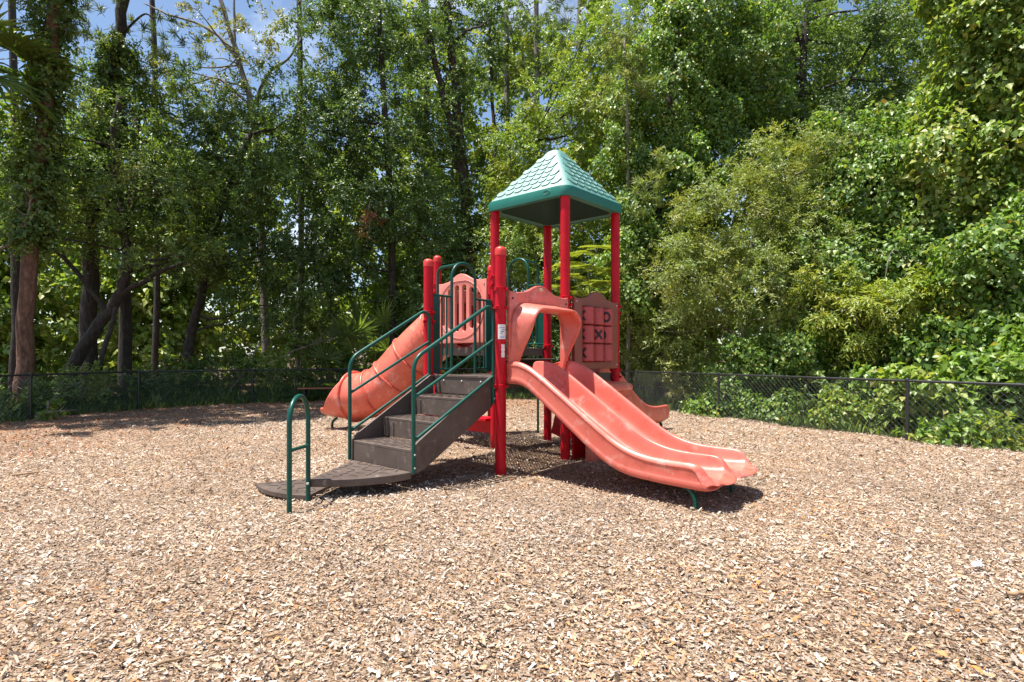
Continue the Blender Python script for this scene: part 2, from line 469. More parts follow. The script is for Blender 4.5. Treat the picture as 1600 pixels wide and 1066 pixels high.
def clump_centres(rng, lobes, dens):
    """centres of leaf clumps inside a crown's lobes: (xyz, radius of clump, outward normal)"""
    C, O = [], []
    for (c, r, k) in lobes:
        r = np.array(r, float); n = max(3, int(dens * k * (r[0] * r[1] * r[2]) ** (2 / 3)))
        d = rand_unit(rng, n)
        t = 1 - 0.55 * rng.random(n) ** 1.7
        C.append(np.array(c) + d * r * t[:, None]); O.append(norm(d / r))
    return np.concatenate(C), np.concatenate(O)

def sprays(rng, C, O, rad, twigs, per, leaf, pal, droop=0.25, up=0.55, aspect=0.5, size_var=0.3):
    """leafy twigs bursting out of each clump centre"""
    n = len(C); T = n * twigs
    c = np.repeat(C, twigs, 0); o = np.repeat(O, twigs, 0)
    cr = np.repeat(rad * rng.uniform(0.65, 1.35, n), twigs)
    d = norm(rand_unit(rng, T) + o * 0.75 + np.array([0, 0, 0.25]))
    ln = cr * rng.uniform(0.55, 1.25, T)
    base = c + rand_unit(rng, T) * (cr * 0.35)[:, None]
    tc_ = palette(rng, pal, n, 0.16)
    tc_ = np.repeat(tc_, twigs, 0)
    M = T * per
    t = np.tile((np.arange(per) + 0.6) / per, T) + rng.uniform(-0.06, 0.06, M)
    d2 = np.repeat(d, per, 0); l2 = np.repeat(ln, per)
    P = np.repeat(base, per, 0) + d2 * (l2 * t)[:, None]
    P[:, 2] -= droop * l2 * t * t
    side = norm(np.cross(d2, np.repeat(rand_unit(rng, T), per, 0)))
    sgn = np.tile(np.where(np.arange(per) % 2 == 0, 1.0, -1.0), T)[:, None]
    D = norm(d2 * 0.7 + side * sgn * 0.9 + rng.normal(0, 0.35, (M, 3)) - np.array([0, 0, droop]))
    N = norm(np.array([0, 0, up]) + np.repeat(np.repeat(O, twigs, 0), per, 0) * 0.75 + rng.normal(0, 0.45, (M, 3)))
    L = 1.12 * leaf * rng.uniform(1 - size_var, 1 + size_var, M)
    col = 0.55 * np.repeat(tc_, per, 0) + 0.45 * palette(rng, pal, M)
    return P, D, N, L, L * aspect * rng.uniform(0.8, 1.2, M), col

def vine_face(rng, lobes, dens, leaf, pal, lump=0.22, aspect=0.85, freq=1.7):
    """broad vine leaves shingled over bulging faces, with deep folds between the drapes"""
    out = []
    for (c, r, k) in lobes:
        r = np.array(r, float); area = 4 * math.pi * ((r[0] * r[1]) ** 1.6 / 3 + (r[0] * r[2]) ** 1.6 / 3 + (r[1] * r[2]) ** 1.6 / 3) ** (1 / 1.6)
        n = int(area * dens * k)
        d = rand_unit(rng, n); P0 = d * r
        ph = rng.uniform(0, 6.28, 6)
        f = (np.sin(P0[:, 0] * freq * 2.1 + ph[0] + 1.3 * np.sin(P0[:, 2] * freq + ph[1])) * np.sin(P0[:, 1] * freq * 2.0 + ph[2] + P0[:, 2] * 0.4)
             + 0.7 * np.sin(P0[:, 2] * freq * 2.3 + ph[3] + 2 * np.sin(P0[:, 0] * freq * 1.5 + ph[4])) + 0.5 * np.sin(P0[:, 0] * freq * 5 + P0[:, 2] * freq * 3.4 + ph[5]))
        keep = rng.random(n) < np.clip(0.62 + 0.35 * f, 0.05, 1.0)
        d, P0, f = d[keep], P0[keep], f[keep]; m = len(d)
        o = norm(d / r)
        P = np.array(c) + P0 + o * (lump * f + rng.normal(0, 0.07, m) - 0.10 * rng.random(m) ** 2)[:, None]
        N = norm(o * 0.55 + np.array([0, 0, 0.75]) + rng.normal(0, 0.38, (m, 3)))
        D = norm(o * 0.35 + np.array([0, 0, -0.8]) + rng.normal(0, 0.5, (m, 3)))
        L = leaf * rng.uniform(0.6, 1.35, m)
        out.append((P, D, N, L, L * aspect * rng.uniform(0.85, 1.15, m), palette(rng, pal, m, 0.2)))
    return [np.concatenate([q[i] for q in out]) for i in range(6)]

def needle_tufts(rng, C, per, length, pal, width=0.018, flat=0.0):
    n = len(C); M = n * per
    ax = norm(rand_unit(rng, n) + np.array([0, 0, 0.4])); ax = np.repeat(ax, per, 0)
    D = norm(rand_unit(rng, M) + ax * 0.8 + np.array([0, 0, -flat]))
    P = np.repeat(C, per, 0) + ax * rng.uniform(-0.12, 0.12, (M, 1))
    N = rand_unit(rng, M)
    L = length * rng.uniform(0.6, 1.2, M)
    col = 0.6 * np.repeat(palette(rng, pal, n), per, 0) + 0.4 * palette(rng, pal, M)
    return P, D, N, L, np.full(M, width) * rng.uniform(0.8, 1.3, M), col

def strands(starts, n, lmin, lmax, leaf, pal, out=0.25):
    """vine stems hanging down with a leaf every few centimetres"""
    def f(rng):
        Ps, Ds, Ns, Ls, Cs = [], [], [], [], []
        for i in range(n):
            c, r, _ = starts[rng.integers(0, len(starts))]
            a = rng.uniform(math.pi * 0.85, math.pi * 2.15); d = np.array([math.cos(a), math.sin(a), rng.uniform(-0.3, 0.8)]); d /= np.linalg.norm(d)
            p = np.array(c) + d * np.array(r) * 1.02; ln = rng.uniform(lmin, lmax); k = int(ln / 0.05); t = np.linspace(0, 1, k)[:, None]
            path = p + np.array([d[0], d[1], 0]) * out * np.sqrt(t) + np.array([0, 0, -1]) * ln * t + np.array([rng.normal(0, .08), rng.normal(0, .08), 0]) * t ** 2
            path = path + rng.normal(0, .035, path.shape); m = len(path)
            Ps.append(path); o = np.tile([d[0], d[1], 0], (m, 1)); Ds.append(norm(o * .5 + np.array([0, 0, -.7]) + rng.normal(0, .45, (m, 3))))
            Ns.append(norm(o * .8 + np.array([0, 0, .6]) + rng.normal(0, .3, (m, 3)))); Ls.append(leaf * rng.uniform(.6, 1.3, m) * (1.1 - .5 * t[:, 0])); Cs.append(palette(rng, pal, 1, .15).repeat(m, 0) * rng.normal(1, .1, (m, 1)))
        A = [np.concatenate(x) for x in (Ps, Ds, Ns, Ls, Cs)]
        return [(A[0], A[1], A[2], A[3], A[3] * .85, A[4].clip(.01, .6))]
    return f
NLEAF = 0
def crown(name, parts, mat, parent, fold=0.25):
    global NLEAF
    A = [np.concatenate([p[i] for p in parts]) for i in range(6)]
    NLEAF += len(A[0])
    org = np.array(parent.location) if parent else 0
    V = leaf_verts(A[0] - org, *A[1:5], fold=fold)
    return quads_mesh(name, V, len(A[0]), A[5], mat, parent)

def wobble(rng, pts, amp, n=5):
    P = smooth_path(pts, n)
    for i in range(1, len(P) - 1):
        P[i] = P[i] + Vector(rng.normal(0, amp, 3))
    return P

def trunk_part(name, parent, rng, paths, mat, sides=9):
    """paths: list of (points, r0, r1)"""
    m = MB()
    for pts, r0, r1 in paths:
        P = wobble(rng, pts, min(0.02, r0 * 0.2))
        P = [p - parent.location for p in P]
        k = len(P)
        m.tube(P, [r0 + (r1 - r0) * (i / (k - 1)) ** 0.9 for i in range(k)], sides if r0 > 0.05 else 5)
    return m.build(name, mat, parent, smooth=True)

def limbs_to(rng, trunk_pts, centres, n, r0=0.05, r1=0.008):
    """limbs reaching from a trunk polyline out to some of the clump centres"""
    T = smooth_path(trunk_pts, 8); out = []
    pick = rng.choice(len(centres), min(n, len(centres)), replace=False)
    for i in pick:
        c = Vector(centres[i])
        cand = [p for p in T if p.z < c.z - 0.1] or T[:2]
        b = min(cand, key=lambda p: (p - c).length + 0.35 * abs(p.z - c.z))
        m1 = b.lerp(c, 0.4) + Vector(rng.normal(0, 0.18, 3)); m2 = b.lerp(c, 0.72) + Vector(rng.normal(0, 0.16, 3)) + Vector((0, 0, 0.12))
        L = (c - b).length
        out.append(([b, m1, m2, c], max(0.012, r0 * min(1.0, L / 2.2)), r1))
    return out

SEED = [100]
KD, KT, KP, KV = 2.5, 1.5, 1.3, 2.1     # foliage density: clumps, twigs per clump, leaves per twig, vine leaves
def tree(name, label, cat, base, trunks, lobes, pal, mat_bark, style='spray', leaf=0.085, dens=9, rad=0.5, twigs=7, per=9, limbs=14, group=None, extra=None, droop=0.25, aspect=0.5, vdens=180, lump=0.22, leafmat=None, limb_r=0.05):
    SEED[0] += 1; rng = np.random.default_rng(SEED[0])
    o = empty(name, base); setp(o, label, cat, group)
    parts = []; cen = None
    if style != 'needle': dens, twigs, per, vdens = dens * KD, int(round(twigs * KT)), int(round(per * KP)), vdens * KV
    else: dens, per = dens * 1.5, int(per * 1.4)
    if style in ('spray', 'both'):
        C, O = clump_centres(rng, lobes, dens); cen = C
        parts.append(sprays(rng, C, O, rad, twigs, per, leaf, pal, droop=droop, aspect=aspect))
    if style in ('vine', 'both'):
        parts.append(vine_face(rng, lobes, vdens, leaf * 1.05, pal, lump))
        if cen is None: cen = clump_centres(rng, lobes, 3)[0]
        if style == 'vine':
            C, O = clump_centres(rng, lobes, dens * 0.35)
            parts.append(sprays(rng, C, O, rad * 1.1, twigs, per, leaf, pal, droop=droop, aspect=aspect))
    if style == 'needle':
        C, O = clump_centres(rng, lobes, dens); cen = C
        parts.append(needle_tufts(rng, C, per * twigs, leaf, pal))
    if extra: parts += extra(rng)
    paths = list(trunks)
    if limbs and trunks:
        paths += limbs_to(rng, trunks[0][0], cen, limbs, limb_r)
    if paths: trunk_part('trunk' if cat != 'shrub' else 'stem', o, rng, paths, mat_bark)
    if parts: crown('crown' if cat != 'shrub' else 'foliage', parts, leafmat or M_LEAF, o)
    return o

def LB(px, py, Z, rx, rz, ry=None, k=1.0):
    p = at(px, py, Z); return ((p.x, p.y, p.z), (rx, ry if ry else rx * 0.8, rz), k)
def GP(px, Z): return (((px - 800) / FPX) * Z, Z, -0.09)

# ------------------------------------------------------------------ playset (local frame: x along the tower's far side, y along the slide's back direction)
S = 1.245
DECK, STEP, UPPER = 1.10, 1.30, 1.47
PS = empty('playset', (0.69, 7.383, 0), R(48.8))
setp(PS, 'red and green playground climber with teal roof, stairs and salmon slides', 'playset')
POST = dict(A=(0, 0, 3.50), B=(S, 0, 3.50), C=(0, S, 3.50), D=(S, S, 3.50), P=(-S, 0, 2.58), E=(-S, S, 2.58), Q=(0, 2 * S, 2.93), R=(S, 2 * S, 2.93))
CLAMPS = dict(A=(2.10, 2.00, 1.22, 0.98), B=(2.06, 1.96, 1.14, 1.04), C=(2.48, 2.36, 1.60, 1.04), D=(2.1, 1.5, 1.1), P=(2.10, 1.89, 1.00), E=(1.90, 1.78, 1.06), Q=(2.46, 2.34, 1.6), R=(2.4, 1.6))
for k, (x, y, h) in POST.items():
    m = MB()
    m.lathe((x, y, 0), [(0.0635, -0.25), (0.0635, h - 0.09 if h < 3 else h)], 28)
    o = m.build('post', M_RED, PS, True, 40)
    if k == 'P': o['label'] = 'short red post in front with two white stickers'
    if h < 3.2:
        c = MB()
        c.lathe((x, y, h), [(0.0655, -0.10), (0.0665, -0.05), (0.062, -0.026), (0.050, -0.010), (0.030, -0.002), (0.004, 0.0)], 28)
        c.build('post_cap', M_REDCAP, o, True, 60)
    for z in CLAMPS[k]:
        c = MB()
        c.lathe((x, y, z), [(0.0645, -0.020), (0.075, -0.017), (0.075, -0.006), (0.070, -0.003), (0.070, 0.003), (0.075, 0.006), (0.075, 0.017), (0.0645, 0.020)], 24)
        for s_ in (-1, 1):
            c.box((x + s_ * 0.083, y - 0.012, z), (0.026, 0.024, 0.030)); c.box((x + 0.012, y + s_ * 0.083, z), (0.024, 0.026, 0.030))
        c.build('clamp', M_RED, o, True, 40)

# stickers on the front post, facing the camera
def sticker(zc, h, w, ang, mat, name, parent, r=0.0645, blob=False):
    x0, y0, _ = POST['P']; vs, fs = [], []; n, mrow = 8, 7
    for j in range(mrow + 1):
        ww = w * (0.62 + 0.38 * abs(math.sin(j * 1.9 + 0.6)) if blob else 1)
        for i in range(n + 1):
            a = ang + (i / n - 0.5) * ww / r
            vs.append((x0 + r * math.cos(a), y0 + r * math.sin(a), zc - h / 2 + h * j / mrow))
    for j in range(mrow):
        for i in range(n):
            fs.append((j * (n + 1) + i, j * (n + 1) + i + 1, (j + 1) * (n + 1) + i + 1, (j + 1) * (n + 1) + i))
    b = MB(); b.add(vs, fs); return b.build(name, mat, parent, True)
pfront = [o for o in PS.children if o.get('label')][0]
ANG = R(-90 - 48.8 + 18)
sticker(1.615, 0.165, 0.098, ANG, M_WHITE, 'sticker', pfront)
sticker(1.40, 0.145, 0.048, ANG + 0.18, M_WHITE, 'sticker', pfront, blob=True)
for (dz, hh, da, ww) in ((0.045, 0.006, 0.0, 0.07), (0.022, 0.010, 0.25, 0.03), (0.0, 0.012, 0.05, 0.04), (-0.02, 0.006, -0.2, 0.025), (-0.055, 0.004, 0.0, 0.06), (-0.065, 0.004, 0.0, 0.06)):
    sticker(1.615 + dz, hh, ww, ANG + da, M_BLUE, 'sticker_print', pfront, r=0.0652)

# decks: open lattice of coated steel in a frame
def deck(x0, x1, y0, y1, z, name='deck'):
    m = MB(); t = 0.028; p = 0.047
    nx = int((x1 - x0) / p); ny = int((y1 - y0) / p)
    for i in range(nx + 1):
        x = x0 + (x1 - x0) * i / nx; m.box((x, (y0 + y1) / 2, z - 0.008), (0.022, y1 - y0, 0.012))
    for i in range(ny + 1):
        y = y0 + (y1 - y0) * i / ny; m.box(((x0 + x1) / 2, y, z - 0.0095), (x1 - x0, 0.020, 0.011))
    o = m.build(name, M_BROWN, PS)
    f = MB()
    for (cx, cy, dx, dy) in (((x0 + x1) / 2, y0, x1 - x0, 0.03), ((x0 + x1) / 2, y1, x1 - x0, 0.03), (x0, (y0 + y1) / 2, 0.03, y1 - y0 - 0.03), (x1, (y0 + y1) / 2, 0.03, y1 - y0 - 0.03)):
        f.box((cx, cy, z - 0.062), (dx, dy, 0.118))
    f.box(((x0 + x1) / 2, (y0 + y1) / 2, z - 0.045), (0.04, y1 - y0 - 0.03, 0.05))
    f.build('deck_frame', M_BROWN, o, bevel=0.004)
    return o
e = 0.045
deck(-S + e, -e, e, S - e, DECK)
deck(e, S - e, e, S - e, DECK)
deck(e, S - e, S + e, 2 * S - e, UPPER)
m = MB(); m.box((S / 2, S + 0.012, (STEP + DECK) / 2 - 0.06), (S - 0.14, 0.03, STEP - DECK + 0.10)); m.box((S / 2, S - 0.11, STEP - 0.012), (S - 0.14, 0.25, 0.024))
m.box((0.012, S / 2, DECK - 0.075), (0.030, S - 0.16, 0.12))
m.build('deck_step', M_BROWN, PS, bevel=0.005)

# stairs on the far-left edge, then two fan-shaped steps turning down to the chips
SW0, SW1 = S / 2 - 0.5, S / 2 + 0.5
TR = [(0.41, -2.43), (0.64, -2.035), (0.87, -1.64)]
for i, (h, x) in enumerate(TR):
    x2 = x + 0.43
    m = MB()
    m.box(((x + x2) / 2, S / 2, h - 0.016), (x2 - x, 0.99, 0.032))
    m.box((x + 0.012, S / 2, h - 0.125), (0.022, 0.988, 0.19))
    o = m.build('tread', M_BROWN, PS, bevel=0.006)
    for r_ in range(3):
        for c_ in range(13):
            s_ = MB(); s_.box((x + 0.08 + r_ * 0.12 + (0.03 if c_ % 2 else 0), SW0 + 0.065 + c_ * 0.0725, h + 0.0025), (0.085, 0.022, 0.005)); s_.build('grip_rib', M_BROWN, o)
    rg = MB()
    for yy in (SW1 - 0.10, SW1 - 0.19):
        rg.box((x - 0.003, yy, h - 0.13), (0.014, 0.035, 0.17))
    if i: rg.build('riser_rib', M_BROWN, o, bevel=0.004)
m = MB()
m.box((-S + 0.0, S / 2, DECK - 0.115), (0.022, 0.988, 0.21)); m.box((-S + 0.03, S / 2, DECK - 0.004), (0.10, 1.0, 0.03))
o = m.build('top_riser', M_BROWN, PS, bevel=0.006)
for yy in (0.30, 0.62, 0.94):
    b = MB(); b.lathe((0, 0, 0), [(0.011, 0), (0.011, 0.006), (0.006, 0.010)], 10)
    bo = b.build('bolt', M_STEEL, o, True, 40); bo.rotation_euler = (0, R(-90), 0); bo.location = (-S - 0.012, yy, DECK - 0.06)
prof = [(-2.44, 0.165), (-2.29, 0.195), (-1.30, 0.755), (-1.262, 0.80), (-1.262, 1.10), (-1.31, 1.105), (-2.36, 0.49), (-2.44, 0.425)]
for y in (SW0 - 0.018, SW1 + 0.018):
    m = MB(); m.prism(prof, 'y', y - 0.014, y + 0.014); o = m.build('stringer', M_BROWN, PS, bevel=0.005)
FC = Vector((-2.445, SW1 - 0.02))
def fan(z, a0, a1, r, th, name):
    pts = [FC] + [FC + Vector((math.cos(R(a)), math.sin(R(a)))) * r for a in [a0 + (a1 - a0) * i / 14 for i in range(15)]]
    m = MB(); m.prism([tuple(p) for p in pts], 'z', z - th, z)
    o = m.build(name, M_BROWN, PS, bevel=0.007)
    k = 0
    for ring in range(7):
        rr = 0.20 + ring * 0.11
        nn = max(2, int(rr * R(abs(a1 - a0)) / 0.13))
        for i in range(nn):
            a = a0 + (a1 - a0) * (i + 0.5) / nn
            p = FC + Vector((math.cos(R(a)), math.sin(R(a)))) * rr
            s_ = MB(); s_.box((0, 0, 0), (0.095, 0.014, 0.006), None)
            so = s_.build('slot', M_SLOT, o); so.location = (p.x, p.y, z + 0.0005); so.rotation_euler = (0, 0, R(a + (45 if (i + ring) % 2 else -45)))
    return o
fan(0.197, 270.5, 213, 1.0, 0.072, 'fan_step')
o = fan(0.045, 213, 160, 0.98, 0.05, 'fan_step'); o['label'] = 'lowest fan step lying almost flush with the chips'
for a, r_ in ((240, 0.85), (262, 0.9), (250, 0.3)):
    p = FC + Vector((math.cos(R(a)), math.sin(R(a)))) * r_
    m = MB(); m.tube([(p.x, p.y, 0.13), (p.x, p.y, -0.2)], 0.022); m.build('step_support', M_SLOT, PS, True, 40)

def pipe(name, segs, parent=PS, r=0.0205, mat=M_GREEN, n=12):
    m = MB()
    for s_ in segs: m.tube(s_, r, n)
    return m.build(name, mat, parent, True, 50)

for y in (SW0 - 0.055, SW1 + 0.055):
    x1 = -S - 0.045
    o = pipe('handrail', [round_path([(-2.44, y, 0.19), (-2.44, y, 1.31), (-1.38, y, 1.905), (x1, y, 1.86), (x1, y, 0.80)], 0.13, 8)])
    pipe('handrail_bar', [[(-2.44, y, 0.93), (x1, y, 1.525)]], o, 0.0165)
    pipe('handrail_bar', [[(-2.44, y, 0.505), (x1, y, 1.115)]], o, 0.0165)
    b = MB()
    for (bx, bz) in ((-2.44, 0.24), (-2.44, 0.37), (x1, 0.86), (x1, 0.98)):
        b.box((bx, y + (-0.022 if y < 0.5 else 0.022), bz), (0.018, 0.012, 0.018))
    b.build('bolt', M_STEEL, o, bevel=0.004)
    b = MB(); b.tube([(x1, y, 1.875), (-S + 0.0, y * 0.55 + (0.0 if y < 0.5 else S * 0.45), 1.885)], 0.017); b.build('rail_bracket', M_RED, o, True, 40)

# entry hoop beside the fan steps
h0, h1 = Vector((-3.616, 0.269)), Vector((-3.29, 0.545)); hd = (h1 - h0); hw = hd.length; hd.normalize()
def hp(t, z): q = h0 + hd * t; return Vector((q.x, q.y, z))
rr = hw / 2
arcp = [hp(rr - rr * math.cos(R(a)), 0.985 - rr + rr * math.sin(R(a)) * 1.0) for a in range(0, 181, 12)]
o = pipe('entry_hoop', [[hp(0, -0.25)] + arcp + [hp(hw, -0.05)]], r=0.0215)
pipe('hoop_crossbar', [[hp(0, 0.535), hp(hw, 0.515)]], o, 0.0165)
b = MB(); q = hp(hw, 0.165); b.box((q.x - 0.014, q.y - 0.018, q.z), (0.02, 0.02, 0.02)); b.build('bolt', M_STEEL, o, bevel=0.004)

# double slide
def station(tab, t):
    for (a, va), (b, vb) in zip(tab, tab[1:]):
        if b <= t <= a or a <= t <= b:
            k = (t - a) / (b - a); k2 = k
            return va + (vb - va) * k2
    return tab[-1][1]
ZT = [(0.02, 1.275), (-0.10, 1.285), (-0.22, 1.275), (-0.35, 1.235), (-0.50, 1.150), (-1.00, 0.815), (-1.30, 0.610), (-1.45, 0.515), (-1.60, 0.450), (-1.75, 0.410), (-1.95, 0.395), (-2.36, 0.395), (-2.42, 0.380), (-2.46, 0.340), (-2.49, 0.295), (-2.52, 0.262), (-2.54, 0.240)]
ZB = [(0.02, 1.085), (-0.15, 1.075), (-0.28, 1.02), (-0.45, 0.89), (-1.00, 0.548), (-1.30, 0.360), (-1.50, 0.275), (-1.70, 0.238), (-1.95, 0.232), (-2.35, 0.238), (-2.47, 0.244), (-2.51, 0.238), (-2.54, 0.225)]
ZL = [(0.02, 1.02), (-0.20, 1.02), (-0.33, 0.985), (-0.68, 0.735), (-1.235, 0.335), (-1.45, 0.225), (-1.60, 0.185), (-1.95, 0.160), (-2.47, 0.148), (-2.54, 0.155)]
def double_slide():
    rings = []
    bs = [0.02, -0.06, -0.14, -0.22, -0.30, -0.38, -0.5, -0.7, -0.9, -1.1, -1.28, -1.42, -1.54, -1.66, -1.8, -1.98, -2.15, -2.30, -2.38, -2.43, -2.46, -2.49, -2.52, -2.54]
    a0, a1 = -1.19, -0.075; mid = (a0 + a1) / 2
    lane = (a1 - a0) / 2
    for bb in bs:
        zt, zb, zl = station(ZT, bb), station(ZB, bb), station(ZL, bb)
        def lane_pts(x0):      # one lane from its left wall to its right wall
            w = 0.062
            return [(x0 + 0.004, zt - 0.014), (x0 + w * 0.25, zt), (x0 + w * 0.75, zt), (x0 + w, zt - 0.016), (x0 + w + 0.016, zb + (zt - zb) * 0.45), (x0 + w + 0.034, zb + 0.035), (x0 + w + 0.085, zb),
                    (x0 + lane * 0.5, zb - 0.004), (x0 + lane - w - 0.085 + 0.031, zb), (x0 + lane - w - 0.034 + 0.031, zb + 0.035), (x0 + lane - w - 0.016 + 0.031, zb + (zt - zb) * 0.45)]
        lp = lane_pts(a0); lp2 = lane_pts(mid - 0.031)
        end = [(a1 - 0.062, zt - 0.016), (a1 - 0.046, zt), (a1 - 0.016, zt), (a1 - 0.004, zt - 0.014)]
        mz = zl + (zt - zl) * 0.52
        prof = [(a0 - 0.012, zl + 0.01), (a0 - 0.012, zl + 0.07), (a0 - 0.009, zl + 0.080), (a0 - 0.004, zl + 0.085), (a0 - 0.004, zt - 0.062), (a0 - 0.012, zt - 0.052), (a0 - 0.013, zt - 0.035)] + lp + lp2 + end + \
               [(a1 + 0.012, zt - 0.04), (a1 + 0.010, zt - 0.065), (a1 - 0.006, zt - 0.075), (a1 - 0.006, zl + 0.09), (a1 + 0.012, zl + 0.07), (a1 + 0.012, zl + 0.01), (a1 - 0.05, zl), (mid, zl + 0.012), (a0 + 0.05, zl)]
        f = max(0.0, (-bb - 2.15) / (2.54 - 2.15))
        ring = []
        for (x, z) in prof:
            ph = ((x - a0) / lane) % 1.0 if a0 <= x <= a1 else 0.0
            sc_ = math.sin(math.pi * ph) ** 0.55 if 0 < ph < 1 else 0.0
            be = bb if bb > -1.95 else -1.95 + (bb + 1.95) * 0.66
            ring.append((x, be - 0.14 * f * f * sc_, z))
        rings.append(ring)
    last = rings[-1]; zm = 0.192
    for k_, db in ((0.72, 0.020), (0.15, 0.032)):
        rings.append([(x, y - db, zm + (z - zm) * k_) for x, y, z in last])
    m = MB(); m.loft(rings, True, True)
    return m.build('double_slide', M_SALMON, PS, True, sub=2)
dsl = double_slide()
for (x, y) in ((-1.16, -2.22), (-0.26, -2.20)):
    m = MB()
    P_ = smooth_path([(x, y + 0.16, 0.20), (x, y + 0.02, 0.155), (x, y - 0.035, 0.06), (x, y - 0.04, -0.12)], 6)
    for p, q in zip(P_, P_[1:]):
        d = (q - p); m_ = Matrix.Rotation(math.atan2(d.y, -d.z) * -1, 3, 'X'); m.box((p + q) / 2, (0.052, 0.022, d.length + 0.006), m_)
    m.build('slide_leg', M_GREEN, dsl)
m = MB()
for x in (-1.12, -0.63, -0.14): m.box((x, -0.035, 1.045), (0.10, 0.03, 0.06))
m.build('slide_mount', M_BROWN, dsl, bevel=0.004)

# hood over the slide entry
def ogee(x0, x1, zc, hump, n=16):
    pts = []
    w = x1 - x0
    for i in range(n + 1):
        t = i / n; k = abs(t - 0.5) * 2
        h = 0.5 + 0.5 * math.cos(math.pi * min(1.0, k / 0.62)) if k < 0.62 else 0.0
        pts.append((x0 + w * t, zc + hump * h - 0.012 * math.sin(math.pi * min(1, max(0, (k - 0.62) / 0.38)))))
    return pts
HB = -0.068
out = [(-1.185, 1.16), (-0.06, 1.16)] + ogee(-1.185, -0.06, 2.085, 0.105)[::-1]
OPX0, OPX1, OPT = -1.07, -0.20, 1.86
def open_path(off, n=7):
    r_ = 0.16 + off
    x0, x1, t = OPX0 - off, OPX1 + off, OPT + off
    return [(x0, 1.12)] + [(x0, 1.12 + (t - r_ - 1.12) * i / 6) for i in range(1, 6)] + [(x0 + r_ + r_ * math.cos(R(a)), t - r_ + r_ * math.sin(R(a))) for a in [180 - 90 * i / n for i in range(n + 1)]] + \
           [(x0 + r_ + (x1 - x0 - 2 * r_) * i / 5, t) for i in range(1, 5)] + [(x1 - r_ + r_ * math.cos(R(a)), t - r_ + r_ * math.sin(R(a))) for a in [90 - 90 * i / n for i in range(n + 1)]] + [(x1, 1.12 + (t - r_ - 1.12) * i / 6) for i in range(5, 0, -1)] + [(x1, 1.12)]
arch_in = open_path(0.02)
out_hood = [(-1.185, 1.13)] + [(arch_in[0][0], 1.13)] + arch_in[1:-1] + [(arch_in[-1][0], 1.13), (-0.06, 1.13)] + ogee(-1.185, -0.06, 2.085, 0.105)[::-1]
hood = link('slide_hood', panel_mesh('slide_hood', out_hood, [], 0.045, 0.010, lambda x, y, d: (x, HB + 0.0 - d, y)), M_SALMON, PS)
rings = []
p_in, p_out = open_path(0.0), open_path(0.085)
for (xi, zi), (xo, zo) in zip(p_in, p_out):
    k = min(1.0, max(0.0, (zi - 1.14) / 0.66)); k = k * k * (3 - 2 * k); d = 0.03 + 0.265 * k
    L_ = lambda t: (xi + (xo - xi) * t, zi + (zo - zi) * t)
    prof = [(0.0, 0.0), (0.0, d * 0.5), (0.0, d - 0.02), (0.10, d + 0.004), (0.32, d + 0.012), (0.52, d - 0.01), (0.74, d * 0.62), (1.0, d * 0.22), (1.25, 0.012)]
    rings.append([(L_(t)[0], HB - 0.014 - q, L_(t)[1]) for t, q in prof])
m = MB(); m.loft(rings, False, False, closed=False)
o = m.build('hood_arch', M_SALMON, hood, True, sub=1)
md = o.modifiers.new('solid', 'SOLIDIFY'); md.thickness = 0.012; md.offset = -1
b = MB(); b.lathe((0, 0, 0), [(0.030, 0), (0.030, 0.004), (0.026, 0.007)], 20)
bo = b.build('badge', M_BADGE, hood, True, 40); bo.location = (-0.62, HB - 0.022, 2.135); bo.rotation_euler = (R(90), 0, 0); bo.scale = (1.35, 0.75, 1)
b = MB()
for (x, z) in ((-1.14, 2.0), (-0.11, 2.0), (-1.14, 1.22), (-0.11, 1.22)): b.box((x, HB - 0.026, z), (0.022, 0.012, 0.022))
b.build('bolt', M_SLOT, hood, bevel=0.003)

# game panel with nine turning cylinders
WX0, WX1, WZ0, WZ1 = 0.265, 0.985, 1.262, 2.005
out = [(0.085, 1.165), (1.165, 1.165)] + ogee(0.085, 1.165, 2.115, 0.110)[::-1]
gp = link('game_panel', panel_mesh('game_panel', out, [[(WX0, WZ0), (WX1, WZ0), (WX1, WZ1), (WX0, WZ1)]], 0.05, 0.010, lambda x, y, d: (x, HB - d, y)), M_PANEL, PS)
m = MB()
for i in range(4): m.box((0, 0, 0), (0.001, 0.001, 0.001)) if False else None
for i in (1, 2):
    z = WZ0 + (WZ1 - WZ0) * i / 3; m.box(((WX0 + WX1) / 2, HB + 0.002, z), (WX1 - WX0, 0.030, 0.008))
m.box(((WX0 + WX1) / 2, HB + 0.118, (WZ0 + WZ1) / 2), (WX1 - WX0 + 0.1, 0.006, WZ1 - WZ0 + 0.06))
m.build('cylinder_frame', M_PANEL, gp)
b = MB()
for (x, z) in ((0.125, 2.06), (1.125, 2.06), (0.125, 1.22), (1.125, 1.22)): b.box((x, HB - 0.028, z), (0.020, 0.012, 0.020))
b.build('bolt', M_STEEL, gp, bevel=0.003)
CR = 0.108
VIEW = -57.0          # direction to the viewer, degrees from the panel's normal
marks = [[('X', -92), ('X', -104), ('O', -50)], [('X', -95), ('X', -36), ('O', -84)], [('X', -86), ('X', -108), ('X', -96)]]
